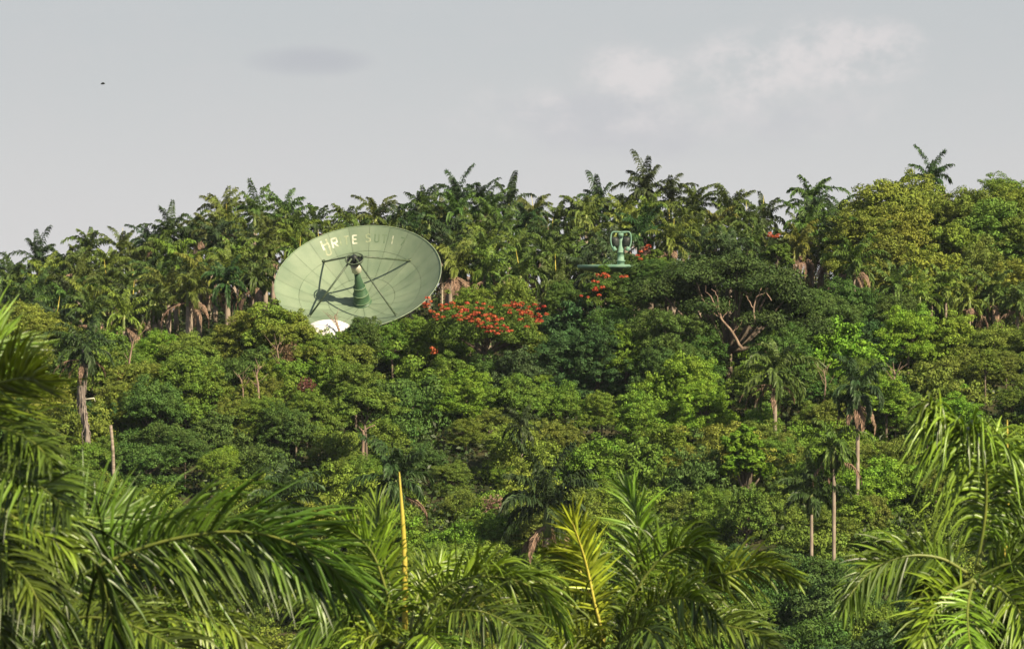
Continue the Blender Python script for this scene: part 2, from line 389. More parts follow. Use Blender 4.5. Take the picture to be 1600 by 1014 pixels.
# ------------------------------------------------------------------ foliage builders
def leaf_quads(b, C, Nn, size, rs, asp=.55):
    """pointed leaves: centres C, facing Nn"""
    n=len(C); t=nrm(np.cross(Nn,rs.normal(size=(n,3)))); u=np.cross(Nn,t)
    L=(size*rs.uniform(.65,1.35,n))[:,None]; w=L*asp
    bend=Nn*L*.12
    V=np.stack([C-t*L*.5-bend,C+u*w*.5,C+t*L*.5-bend,C-u*w*.5],1).reshape(-1,3)
    i=np.arange(n)[:,None]*4
    b.add(V,i+np.array([0,1,2,3]))
def sphere_dirs(n, rs, zmin=-1):
    z=rs.uniform(zmin,1,n); a=rs.uniform(0,2*math.pi,n); r=np.sqrt(1-z*z)
    return np.stack([r*np.cos(a),r*np.sin(a),z],1)
def crown(seed, R, H, lobes=10, clumps=12, leaves=62, lsize=.34, flat=.75, lobe_r=.42, spread=.62, ragged=.25, skirt=0):
    """leafy crown, bottom at z=0, top at about z=H: boughs > clumps > leaves. Returns mesh builder, bough centres, clump centres"""
    rs=np.random.RandomState(seed); b=MB(); LC=[]; CC=[]
    for i in range(-skirt,lobes):
        a=2*math.pi*(i*.618+rs.uniform(-.06,.06)); e=0 if i<0 else math.asin(min(1,((i+.5)/lobes)**.85))
        lr=R*lobe_r*rs.uniform(.75,1.2)
        c=np.array([R*spread*math.cos(e)*math.cos(a)*rs.uniform(.65,1.3),R*spread*math.cos(e)*math.sin(a)*rs.uniform(.65,1.3),
                    H*(.30+.45*math.sin(e))*rs.uniform(.78,1.18) if i>=0 else H*rs.uniform(-.12,.12)])
        if i<0: c[:2]*=1.12
        LC.append(c)
        D=sphere_dirs(int(clumps*1.7),rs,-.5)
        for d in D:
            cc=c+d*np.array([lr,lr,lr*flat])*rs.uniform(.72,1.02+ragged)*(1+.25*(rs.rand()<.08))
            cr=R*.128*rs.uniform(.6,1.35); CC.append(np.append(cc,cr))
            n=int(2.35*leaves*rs.uniform(.7,1.2)*(cr/(R*.128))**1.5*.62)
            dd=sphere_dirs(n,rs,-.55)
            P=cc+dd*cr*np.array([1.15,1.15,.72])*rs.uniform(.55,1.08,n)[:,None]
            Nn=nrm(dd+rs.normal(size=(n,3))*.30+np.array([0,0,.2]))
            leaf_quads(b,P,Nn,lsize*.60,rs)
        # sparse inner leaves so that the bough is not hollow
        n=int(leaves*1.6); P=c+sphere_dirs(n,rs)*lr*rs.uniform(.1,.75,n)[:,None]*np.array([1,1,flat])
        leaf_quads(b,P,nrm(rs.normal(size=(n,3))+[0,0,.6]),lsize*1.3,rs)
    return b,np.array(LC),np.array(CC)
def limbs(b, base, top, LC, rs, r0):
    b.tube(spline([base,base*.5+top*.5+rs.normal(size=3)*[.15,.15,0],top],8),np.linspace(r0,r0*.62,8),9)
    for c in LC:
        mid=top*.55+c*.45+np.array([0,0,-.12*abs(c[2]-top[2])])
        b.tube(spline([top-[0,0,rs.uniform(0,.4)],mid,c],6),np.linspace(r0*.45,r0*.10,6),5)

VAR=[]
for i in range(14):
    rs=np.random.RandomState(100+i)
    R=4.0; H=[6.2,5.4,7.0,5.0,6.4,5.8,7.6][i%7]
    b,LC,CC=crown(200+i,R,H,lobes=[10,9,12,8,11,13,10][i%7],clumps=[13,15,11,16,12,11,14][i%7],
        lsize=[.34,.40,.30,.36,.46,.32,.38][i%7],leaves=[62,50,72,58,42,66,54][i%7],flat=[.75,.55,.9,.6,.8,.7,1.0][i%7],
        lobe_r=[.42,.44,.38,.46,.40,.36,.42][i%7],ragged=[.25,.35,.2,.4,.3,.45,.25][i%7],skirt=[5,6,4,6,0,7,5][i%7])
    t=MB(); limbs(t,np.array([0,0,-18.0]),np.array([0,0,H*.18]),LC,rs,.26)
    VAR.append((b.mesh('crown',M['leaf']),t.mesh('trunk',M['bark'],True),R,H))

HUES={'mid green':(.090,.142,.021),'yellow green':(.122,.160,.024),'deep green':(.054,.098,.021),'olive green':(.106,.140,.023),
      'bright green':(.112,.186,.020),'blue green':(.040,.078,.025),'fresh green':(.100,.160,.020)}
TREES=[]     # (empty, px, top py, Y, hue, half width px)
def nomy(Y): return float(np.interp(Y,[299,392],[1072,498]))
def Yn(py): return float(np.interp(py,[498,1072],[392,299]))
TREES=[]     # (empty, px, top py, Y, hue, half width px)
TR=random.Random(11)
def plain_tree(px, top, Y, hw, hue=None, var=None, jit=True, label=None, name='broadleaf_tree', group='broadleaf trees covering the hillside', hs=None):
    hue=hue or 'mid green'; v=VAR[TR.randrange(len(VAR)) if var is None else var]
    if hw*Y/352<40 and name=='broadleaf_tree': name='leafy_bush'; group='leafy bushes on the hillside'
    p=W(px,top,Y); g=float(zg(p[0],Y)); e=thing(name,(p[0],Y,g),label,'bush' if name=='leafy_bush' else 'tree',group)
    s=hw*K*Y/(v[2]*1.05); hz=s*TR.uniform(.95,1.3) if hs is None else s*hs
    col=[1.17*c*TR.uniform(.9,1.1) for c in HUES[hue]]
    zb=p[2]-v[3]*hz-g
    r=TR.uniform(0,6.28)
    cr=link('crown',v[0],e,(0,0,zb),col); cr.scale=(s*TR.uniform(.9,1.15),s,hz); cr.rotation_euler=(TR.uniform(-.12,.12),TR.uniform(-.12,.12),r)
    tk=link('trunk',v[1],e,(0,0,zb)); tk.scale=(s,s,hz); tk.rotation_euler=(0,0,r)
    e['auto']=1; TREES.append([e,px,top,Y,hue,hw]); return e

# ------------------------------------------------------------------ palms far away
def frond_strips(b, P, rs, side, Lmax, nl, wid, droop=.5, plum=.6, seg=2, t0=.1, tipk=.3, base_ang=72, tip_ang=28, vfold=False, wind=None, miss=0.0, upk=0.25):
    """leaflets along the rachis P (n,3); side = sideways hint vector"""
    n=len(P); T=nrm(np.gradient(P,axis=0))
    for sgn in (-1,1):
        for k in range(nl):
            if miss and rs.rand()<miss: continue
            f=(k+rs.uniform(.2,.8))/nl; t=t0+(1-t0)*f; x=t*(n-1); i=min(int(x),n-2); fr=x-i
            p=P[i]*(1-fr)+P[i+1]*fr; tg=T[i]*(1-fr)+T[i+1]*fr; tg=tg/np.linalg.norm(tg)
            s=side-tg*(side@tg); s/=np.linalg.norm(s)+1e-9; up=np.cross(s,tg); up*= 1 if up[2]>=-.2 else -1
            prof=min(1,.45+2.2*f)*(1-(1-tipk)*max(0,(f-.45)/.55)**1.4)
            L=Lmax*prof*(rs.uniform(.62,1.15) if vfold else rs.uniform(.85,1.1))
            a=math.radians(base_ang+(tip_ang-base_ang)*f**.9+rs.normal()*(9 if vfold else 5)); el=rs.uniform(-plum,plum)+upk
            d=math.cos(a)*tg+math.sin(a)*(sgn*s*math.cos(el)+up*math.sin(el)); d/=np.linalg.norm(d)
            dr=droop*(rs.uniform(.45,1.9) if vfold else rs.uniform(.6,1.3))
            pts=[p]; 
            for j in range(seg):
                dd=d+np.array([0,0,-1.0])*dr*((j+.5)/seg)**1.2*1.6
                if wind is not None: dd=dd+wind*((j+.5)/seg)
                dd/=np.linalg.norm(dd); pts.append(pts[-1]+dd*L/seg)
            pts=np.array(pts); td=nrm(np.gradient(pts,axis=0))
            nn=up*math.cos(el)-sgn*s*math.sin(el)+rs.normal(size=3)*(.5 if vfold else .25)
            wv=nrm(np.cross(td,nn))
            ww=wid*rs.uniform(.8,1.2)*np.interp(np.linspace(0,1,seg+1),[0,.15,.5,1],[.45,.9,1,.10])[:,None]
            if vfold:
                fold=nrm(np.cross(wv,td))*ww*.30
                V=np.stack([pts-wv*ww*.5+fold,pts,pts+wv*ww*.5+fold],1).reshape(-1,3)
                q=[]
                for j in range(seg): q+=[(3*j,3*j+1,3*j+4,3*j+3),(3*j+1,3*j+2,3*j+5,3*j+4)]
            else:
                V=np.stack([pts-wv*ww*.5,pts+wv*ww*.5],1).reshape(-1,3)
                q=[(2*j,2*j+1,2*j+3,2*j+2) for j in range(seg)]
            b.add(V,q)
def arc(az, el, L, sag, n=10, o=(0,0,0)):
    """rachis leaving at elevation el and bending down"""
    p=np.array(o,float); P=[p.copy()]
    for i in range(n-1):
        f=i/(n-2); e=el-sag*f**1.7; d=np.array([math.cos(e)*math.cos(az),math.cos(e)*math.sin(az),math.sin(e)])
        p=p+d*L/(n-1); P.append(p.copy())
    return np.array(P)
def palm_crown(seed, nf=17, L=3.5, leaf=.62, nl=58, wid=.105, lo=-45, hi=84, droop=1.5, sag=1.25):
    rs=np.random.RandomState(seed); b=MB(); r=MB()
    for i in range(nf):
        f=(i+.5)/nf; el=math.radians(hi-(hi-lo)*f**1.2+rs.uniform(-8,8)); az=i*2.39996+rs.uniform(-.6,.6)
        ll=1.02*L*rs.uniform(.68,1.18)*(.8+.2*math.sin(math.pi*min(1,f+.25)))
        P=arc(az,el,ll,math.radians(86)*sag*rs.uniform(.6,1.2)*(.5+.5*math.cos(el)),12)
        side=np.array([-math.sin(az),math.cos(az),0]); 
        frond_strips(b,P,rs,side,1.05*leaf*rs.uniform(.85,1.1),nl,wid,droop=droop,plum=.8,t0=.10,base_ang=60,tip_ang=34,tipk=.65)
        b.tube(P,np.linspace(.05,.012,len(P)),4,False)
    return b
def dead_crown(seed, nf=4, L=3.0):
    rs=np.random.RandomState(seed); b=MB()
    for i in range(nf):
        az=rs.uniform(0,6.28); P=arc(az,math.radians(rs.uniform(-35,5)),L*rs.uniform(.8,1.1),math.radians(75),10)
        frond_strips(b,P,rs,np.array([-math.sin(az),math.cos(az),0]),.5,34,.055,droop=1.6,plum=.5,t0=.15)
        b.tube(P,np.linspace(.06,.02,len(P)),4,False)
    return b
PV=[palm_crown(300+i,[17,15,19,16,14,18,16,20][i],[3.5,3.3,3.7,3.4,3.8,3.2,3.6,3.4][i],[.62,.7,.58,.66,.72,.6,.55,.68][i],
     lo=[-45,-35,-55,-40,-25,-60,-45,-50][i],sag=[1.25,1.0,1.4,1.1,.95,1.45,1.2,1.3][i]).mesh('crown',M['palm']) for i in range(8)]
DV=[dead_crown(400+i,[4,6,5,8][i]).mesh('dead_fronds',M['dead']) for i in range(4)]
b=MB(); b.tube([[0,0,0],[0,0,.33],[0,0,.66],[0,0,1]],[.30,.26,.27,.22],10); TRUNK=b.mesh('trunk',M['palmbark'],True)
b=MB(); b.tube([[0,0,-1.5],[0,0,-1.1],[0,0,-.3],[0,0,.25]],[.19,.25,.20,.10],10); SHAFT=b.mesh('crown_shaft',M['shaft'],True)
b=MB(); b.tube([[0,0,0],[.02,0,1.2],[.03,.02,2.6]],[.06,.045,.01],6); SPEAR=b.mesh('spear_leaf',M['spear'],True)
PALMS=[]
PALMHUE={'dark':(.034,.060,.018),'green':(.070,.108,.020),'light':(.125,.165,.026)}
def far_palm(px, top, Y, s=1.0, var=None, hue='green', dead=None, spear=False, label=None, group='royal palms along the ridge', h=None, tw=1.0):
    v=TR.randrange(8) if var is None else var
    p=W(px,top,Y); g=float(zg(p[0],Y)); hz=p[2]-2.9*s     # crown centre
    e=thing('royal_palm',(p[0],Y,g),label,'palm',group)
    r=TR.uniform(0,6.28); z=hz-g
    col=[c*TR.uniform(.85,1.15) for c in PALMHUE[hue]]
    c=link('crown',PV[v],e,(0,0,z),col); c.scale=(s,s,s); c.rotation_euler=(TR.uniform(-.08,.08),TR.uniform(-.08,.08),r)
    t=link('trunk',TRUNK,e,(0,0,-.2)); t.scale=(s*tw,s*tw,z-1.0*s+.2)
    cs=link('crown_shaft',SHAFT,e,(0,0,z)); cs.scale=(s,s,s)
    if dead is not None:
        d=link('dead_fronds',DV[dead],e,(0,0,z-.9*s)); q_=1.2 if Y>400 else .95; d.scale=(q_*s,q_*s,q_*s); d.rotation_euler=(0,0,TR.uniform(0,6.28))
    if spear:
        q=link('spear_leaf',SPEAR,e,(0,0,z)); q.scale=(s,s,s); q.rotation_euler=(TR.uniform(-.15,.15),TR.uniform(-.2,.2),0)
    if not label: e['auto']=1
    PALMS.append([e,px,top,Y,hue,s,dead is not None,spear]); return e

SKY=[(-60,400),(0,392),(60,365),(130,350),(200,350),(260,326),(345,292),(440,293),(500,312),(560,305),(600,300),(655,285),(720,272),(795,280),(860,302),(920,278),(960,290),(1000,250),(1060,272),(1130,285),(1190,300),(1215,325),(1262,268),(1310,290),(1340,330),(1420,380),(1660,420)]
def skyl(px): return float(np.interp(px,[a for a,_ in SKY],[b for _,b in SKY]))
# back row, as the skyline shows them
for px,top,s,v,h in [(-10,392,1,0,'dark'),(22,398,.9,3,'dark'),(60,365,1,4,'dark'),(98,385,.9,1,'dark'),(140,349,1.05,0,'green'),(190,351,1.05,6,'green'),(232,345,.9,2,'dark'),(266,327,1.0,4,'dark'),
    (305,318,.95,5,'dark'),(350,292,1.1,1,'green'),(398,293,1.05,4,'green'),(447,293,1.1,3,'green'),(492,314,.95,6,'dark'),(545,312,1,7,'green'),(587,300,1.05,2,'green'),(622,305,.9,5,'dark'),
    (657,286,1.05,1,'dark'),(690,300,.9,0,'green'),(716,271,1.05,4,'dark'),(750,277,1.0,6,'dark'),(795,279,1.0,4,'dark'),(835,300,.95,2,'green'),(872,304,1.0,0,'green'),(905,300,.9,7,'dark'),
    (935,279,1.05,4,'dark'),(968,295,.9,5,'green'),(1008,250,1.15,4,'dark'),(1046,272,1.0,3,'dark'),(1085,281,1.0,2,'green'),(1142,285,1.1,1,'green'),(1192,300,1.05,6,'dark'),(1268,267,1.2,0,'green'),(1312,292,1.0,5,'dark'),(1455,241,1.05,4,'dark')]:
    far_palm(px,top,455+TR.uniform(-4,6),s,v,h,dead=TR.choice([None,None,None,0,2]),spear=TR.random()<.15)
# middle and front rows down the near side of the ridge
for Y,off,step,x0,x1 in ((463,34,56,-40,1340),(444,26,52,-30,1335),(433,48,50,-10,1300),(424,70,52,-35,1320),(416,90,54,-5,990),(409,104,56,-25,960)):
    px=x0
    while px<x1:
        x=px+TR.uniform(-14,14); top=skyl(x)+off+TR.uniform(-10,12)
        if x<330: top=min(top,skyl(x)+off*.86+8)
        ok=not(420<x<705 and Y<418) and not (Y<420 and 1000<x)
        if ok and top<(455 if x>330 else 470):
            far_palm(x,top,Y+TR.uniform(-3,3),TR.uniform(.9,1.12),None,TR.choice(['dark','green','green','light']),dead=TR.choice([None,0,1,2,3,3]) if Y<430 else TR.choice([None,None,None,1]),spear=TR.random()<.16)
        px+=step*.95
#--MID
# palms among the trees further down and at the right
ZONES=[]
def mid_palm(px,top,Y,trunk_bottom,s,v,hue,dead,label,spear=False,tw=.55):
    if trunk_bottom>505: Y=Yn(trunk_bottom)+1; ZONES.append((px,14 if s>.85 else 10,trunk_bottom+3,Y))
    e=far_palm(px,top,Y,s,v,hue,dead,spear,label,'palms standing among the hillside trees',tw=tw); return e
mid_palm(1211,520,352,672,1.2,0,'green',1,'palm with pale trunk and brown dead fronds in front of the dark spreading tree')
mid_palm(1340,550,330,768,1.15,2,'dark',3,'tallest of the three slim pale-trunked palms at right, dry fronds hanging')
mid_palm(1303,640,319,876,1.05,5,'green',1,'slim palm with crooked pale trunk, middle of the three at right')
mid_palm(1268,720,316,872,.95,4,'dark',None,'shortest slim palm with straight brown trunk, leftmost of the three at right')
mid_palm(618,680,320,800,1.3,1,'dark',1,'palm with brown drooping dead fronds just behind the tall yellow spear leaf')
mid_palm(855,705,319,860,1.55,4,'dark',3,'broad dark palm with dry brown fronds just above the near palms, mid photo')
mid_palm(442,715,317,840,1.2,3,'dark',None,'small dark palm crown just above the big arching frond')
mid_palm(815,628,338,720,.7,0,'dark',None,'small dark palm crown half sunk among bushes straight below the flame tree')
mid_palm(1478,405,408,470,.95,0,'light',None,'light green palm with pale trunk at right, under the yellow green trees')
mid_palm(1437,425,404,480,.85,4,'light',None,'palm with a bright yellow leaf stalk left of the light green palm at right',True)
mid_palm(1552,415,406,500,1.0,2,'green',3,'palm with dry brown skirt near the right edge below the yellow green trees')
mid_palm(1590,430,404,500,.9,1,'green',3,'palm with dry hanging fronds cut by the right edge')
mid_palm(1515,430,403,500,.85,6,'light',1,'small palm between the light green palm and the skirted palm at right')
mid_palm(1285,345,428,430,1.1,5,'green',3,'palm with a pale brown skirt of dead fronds right above the dark spreading tree')
mid_palm(1335,366,412,470,1.0,3,'green',1,'dark green palm just right of the dark spreading tree, under the ridge notch')
mid_palm(1398,402,405,480,.95,6,'green',3,'palm with dry fronds below the yellow green trees, left of the yellow-stalked palm')
mid_palm(1365,335,424,430,1.1,2,'green',1,'palm leaning into the yellow green trees right of the dark spreading tree')

# leaning shaggy palm at the left, tall bare pole beside it
Y=Yn(694)+1; ZONES.append((133,18,694,Y)); top=W(133,545,Y); bot=W(137,692,Y); g=float(zg(bot[0],Y)); e0=np.array([bot[0],Y,g])
sp=thing('shaggy_palm',e0,'dark palm with a crooked shaggy brown trunk at left, behind the big near palm','palm','palms standing among the hillside trees')
b=MB(); P=spline([e0-[0,0,.3],bot,W(131,650,Y),W(127,612,Y),top],26); rs=np.random.RandomState(5)
b.tube(P,np.interp(np.linspace(0,1,26),[0,.4,.7,1],[.24,.25,.33,.28])*rs.uniform(.85,1.15,26),10)
for i in range(70):
    f=rs.uniform(.35,.97); p=P[int(f*25)]; a=rs.uniform(0,6.28); d=np.array([math.cos(a),math.sin(a),0])
    b.tube([p+d*.2,p+d*.38+[0,0,-.25],p+d*.34+[0,0,-.9]],[.06,.05,.02],4,False)
o=link('trunk',b.mesh('trunk',M['shag']),sp); o.location=[-x for x in e0]
o=link('crown',palm_crown(77,22,3.9,.75,26,.12,lo=-62,hi=75,sag=1.2).mesh('crown',M['palm']),sp,top-e0,PALMHUE['dark'])
o=link('dead_fronds',DV[1],sp,top-e0-np.array([0,0,1.0]))
b=MB(); q=W(147,622,Y); b.tube([P[17],q,q+[.1,0,-.3]],[.06,.07,.03],6); o=link('broken_stalk',b.mesh('broken_stalk',M['cream']),sp); o.location=[-x for x in e0]
Y=Yn(746)+1; ZONES.append((176,9,748,Y)); t0=W(173,664,Y); b0=W(178,746,Y); g0=np.array([b0[0]+.3,Y,float(zg(b0[0],Y))])
b=MB(); P=spline([g0-[0,0,.3],b0,(t0+b0)/2+[.05,0,0],t0],14); b.tube(P-g0,np.linspace(.18,.13,14)*np.random.RandomState(3).uniform(.93,1.07,14),9)
o=link('bare_palm_trunk',b.mesh('bare_palm_trunk',M['palmbark'],True),None,g0); tag(o,'bare headless palm trunk standing like a pole right of the shaggy palm','dead trunk')

# ------------------------------------------------------------------ special trees
def own_tree(name, px, top, bottom, Y, hw, hue, label, seed, cat='tree', group=None, limb_r=.4, **kw):
    k=K*Y; R=hw*k/1.05; H=(bottom-top)*k
    p=W(px,bottom,Y); g=float(zg(p[0],Y)); e=thing(name,(p[0],Y,g),label,cat,group)
    zb=p[2]-g
    b,LC,CC=crown(seed,R,H,**kw)
    link('crown',b.mesh('crown',M['leaf']),e,(0,0,zb),HUES.get(hue,hue))
    t=MB(); limbs(t,np.array([0,0,-.3-zb]),np.array([0,0,H*.12]),LC,np.random.RandomState(seed),limb_r)
    link('trunk',t.mesh('trunk',M['bark'],True),e,(0,0,zb))
    CW=CC.copy(); CW[:,0]+=p[0]; CW[:,1]+=Y; CW[:,2]+=p[2]
    TREES.append([e,px,top,Y,None,hw])
    return e,CW
def blossoms(e, CW, spots, rs, name='blossom'):
    """red flower heads sitting on the side of the crown that the photo shows"""
    for (px,py,n,spread) in spots:
        b=MB(); Yc=float(np.median(CW[:,1])); k=K*Yc
        q=W(px,py,Yc); m=np.hypot(CW[:,0]-q[0],CW[:,2]-q[2])<1.5
        y=(CW[m,1]-CW[m,3]*.9).min() if m.any() else CW[:,1].min()
        q=W(px,py,y)
        for i in range(n):
            c=q+rs.normal(size=3)*np.array([spread*1.25*k,.35,spread*.85*k]); r=rs.uniform(.12,.27)
            d=sphere_dirs(30,rs,-.3); leaf_quads(b,c+d*r*np.array([1.2,1,.7]),nrm(d+rs.normal(size=d.shape)*.4),.17,rs,.8)
        o=link(name,b.mesh(name,M['bloom']),e); o.location=[-x for x in e.location]
rs=np.random.RandomState(21)
e,CW=own_tree('dark_spreading_tree',1138,356,575,388,138,(.042,.070,.018),'large dark green spreading tree with bare pale limbs, tallest broadleaf left of the ridge notch',31,
    lobes=30,clumps=13,leaves=62,lsize=.44,flat=.34,lobe_r=.23,spread=.80,ragged=.25,limb_r=.55)
YF=380.5
b=MB()
for pts,r in (([(1160,545),(1144,520),(1128,498),(1118,478),(1110,462)],.15),([(1128,498),(1122,480),(1121,464),(1112,452)],.08),([(1133,505),(1120,492),(1108,486),(1098,483)],.07),
              ([(1180,505),(1178,480),(1184,462),(1190,450)],.09),([(1178,482),(1170,470),(1166,462)],.06),([(1205,470),(1196,452),(1203,440)],.05),([(1118,478),(1104,474),(1096,466)],.05),([(1128,498),(1138,484),(1140,470)],.05),([(1110,462),(1104,456),(1103,446)],.035),([(1144,520),(1156,508),(1160,496)],.05),([(1184,462),(1194,458),(1200,450)],.04)):
    P=spline([W(x,y,YF) for x,y in pts],14)+rs.normal(size=(14,3))*.03
    b.tube(P,np.linspace(r,r*.35,14),7)
o=link('bare_limb',b.mesh('bare_limb',M['paletwig'],True),e); o.location=[-x for x in e.location]
o['label']='bare pale dead limbs without bark'

e,CW=own_tree('flame_tree',758,468,560,386,96,(.070,.115,.018),'flat-topped flame tree covered in orange red blossoms right of the big dish',32,lobes=14,clumps=14,leaves=62,lsize=.34,flat=.45,lobe_r=.34,spread=.7,group='flame trees in bloom')
blossoms(e,CW,[(672,480,9,7),(690,492,7,7),(700,478,5,6),(722,487,9,8),(745,488,11,8),(752,502,8,8),(728,500,5,6),(772,506,8,8),(770,512,6,6),(800,476,8,7),(815,480,9,7),(830,488,8,7),(838,496,6,5),(808,496,5,6),(790,515,5,7),(764,496,5,6),(676,548,3,3)],rs)
e,CW=own_tree('flame_tree',938,430,505,389.6,46,(.070,.115,.018),'flame tree with few red blossom pads under the small zenith antenna',33,lobes=9,clumps=12,leaves=60,lsize=.34,flat=.5,lobe_r=.38,group='flame trees in bloom')
blossoms(e,CW,[(936,433,3,5),(953,436,2,4),(921,450,4,6),(938,452,3,5),(972,430,2,4),(914,462,2,5)],rs)
e,CW=own_tree('flame_tree',1016,384,440,406,26,(.070,.115,.018),'small flame tree with orange blossoms right of the antenna loop',34,lobes=7,clumps=10,leaves=60,lsize=.34,flat=.6,lobe_r=.42,group='flame trees in bloom')
blossoms(e,CW,[(1012,384,3,4),(1001,398,3,6)],rs)
e,CW=own_tree('flame_tree',1212,362,440,412,30,(.070,.115,.018),'flame tree with one orange cluster above the dark spreading tree',35,lobes=7,clumps=10,leaves=60,lsize=.34,flat=.6,lobe_r=.42,group='flame trees in bloom')
blossoms(e,CW,[(1205,365,3,3),(1215,369,2,3)],rs)
# tree swathed in climbers, lime top tree
own_tree('climber_tree',1166,648,785,Yn(735),40,(.100,.180,.015),'bright lime green column of climbers beside the slim palm, lower middle right',36,lobes=13,clumps=12,leaves=70,lsize=.40,flat=1.0,lobe_r=.42,spread=.6,cat='tree',group='broadleaf trees covering the hillside')
own_tree('lime_tree',976,518,600,Yn(560),50,(.088,.15,.016),'bright lime green rounded tree below the dark hollow, mid slope',37,lobes=10,clumps=13,leaves=60,lsize=.38,flat=.8,lobe_r=.42,group='broadleaf trees covering the hillside')
# pale forked trunk tree
Y=Yn(712)+.5; ZONES.append((567,13,708,Y)); g=W(567,712,Y); g0=np.array([g[0],Y,float(zg(g[0],Y))])
pe,CW=own_tree('broadleaf_tree',570,600,668,Yn(712)+1.2,52,'mid green','open tree with a pale forked trunk showing below its crown, left of middle',38,limb_r=.16,lobes=9,clumps=12,leaves=55,lsize=.36,flat=.5,lobe_r=.40,group='broadleaf trees covering the hillside')
b=MB(); b.tube(spline([g0,g,W(568,680,Y),W(567,672,Y)],8),np.linspace(.15,.10,8),8)
b.tube(spline([W(567,674,Y),W(576,668,Y),W(586,664,Y)],6),np.linspace(.08,.04,6),6); b.tube(spline([W(567,674,Y),W(561,667,Y),W(556,660,Y)],6),np.linspace(.08,.04,6),6)
o=link('bare_limb',b.mesh('bare_limb',M['paletwig'],True),pe); o.location=[-x for x in pe.location]
# dry thicket and bare stems left of the hut
Y=372.0
def snag(pts,r,Y,label,m='paletwig'):
    if pts[0][1]>575: Y=Yn(pts[0][1])+1; ZONES.append((pts[0][0],8,pts[0][1],Y))
    b=MB(); g=W(*pts[0],Y); g0=np.array([g[0],Y,float(zg(g[0],Y))])
    P=spline([g0]+[W(x,y,Y) for x,y in pts],16); b.tube(P-g0,np.linspace(r,r*.4,16),7)
    for k in range(9):
        i=6+k; d=np.array([TR.uniform(-1,1),TR.uniform(-.6,.3),TR.uniform(.3,1)]); L=TR.uniform(.6,1.5)
        b.tube([P[i]-g0,P[i]-g0+d*L*.5,P[i]-g0+d*L+[0,0,.2]],[r*.3,r*.2,r*.08],5)
    o=link('dead_trunk',b.mesh('dead_trunk',M[m],True),None,g0); tag(o,label,'dead trunk','bare dead trunks on the slope')
snag([(404,622),(403,600),(401,585),(408,572)],.13,362,'short pale bare trunk left of the dry brown thicket')
snag([(380,620),(379,605),(377,594),(372,584)],.08,364,'thin pale bare trunk left of the short thick one')
snag([(198,600),(203,560),(208,535),(214,520)],.12,374,'thin bare pale stem with twigs right of the shaggy palm crown')
snag([(434,590),(436,565),(433,545),(438,535)],.10,368,'pale bare trunk amid dry twigs below the dish left rim')
snag([(1288,628),(1290,600),(1288,585),(1286,572)],.10,351,'thin bare stub left of the tall slim palm crown')
snag([(1399,610),(1397,594),(1398,584),(1396,578)],.15,352,'short bare grey stub right of the tall slim palm crown')
def dry_bush(px,py,Y,hw,label,seed,col):
    if py>540: Y=Yn(py+12); ZONES.append((px,hw*.7,py+6,Y-.5))
    rs=np.random.RandomState(seed); k=K*Y; p=W(px,py,Y); g=float(zg(p[0],Y)); g0=np.array([p[0],Y,g]); b=MB()
    for i in range(40):
        a=rs.uniform(0,6.28); r=rs.uniform(0,hw*k); q=p+[r*math.cos(a),r*math.sin(a)*.6,rs.uniform(-.8,.9)*hw*k]
        b.tube(spline([p-[0,0,hw*k*1.3],p*.5+q*.5+[0,0,-.4],q],6)-g0,np.linspace(.035,.012,6),4,False)
        d=sphere_dirs(16,rs); leaf_quads(b,q-g0+d*.35,nrm(d+rs.normal(size=d.shape)),.22,rs)
    b.tube(np.array([g0-[0,0,.2],p-[0,0,hw*k*1.3]])-g0,[.09,.06],6)
    o=link('dry_bush',b.mesh('dry_bush',leafmat('dry_leaf',base=col,var=.4,hue=.01,trans=.15)),None,g0); tag(o,label,'bush','dry bushes on the slope')
dry_bush(448,560,369,22,'dry brown twiggy bush below the dish left rim',51,(.13,.085,.045))
dry_bush(480,604,362,13,'small reddish brown bush on the slope below the hut',52,(.11,.04,.03))
snag([(530,524),(528,512),(525,502),(523,492)],.13,386.3,'thin reddish dead stem in front of the white hut roof',)
dry_bush(772,790,318,14,'pinkish brown dry bush left of the broad dark palm',54,(.20,.12,.09))
dry_bush(192,592,353,12,'orange brown dry bush right of the shaggy palm',56,(.17,.10,.05))

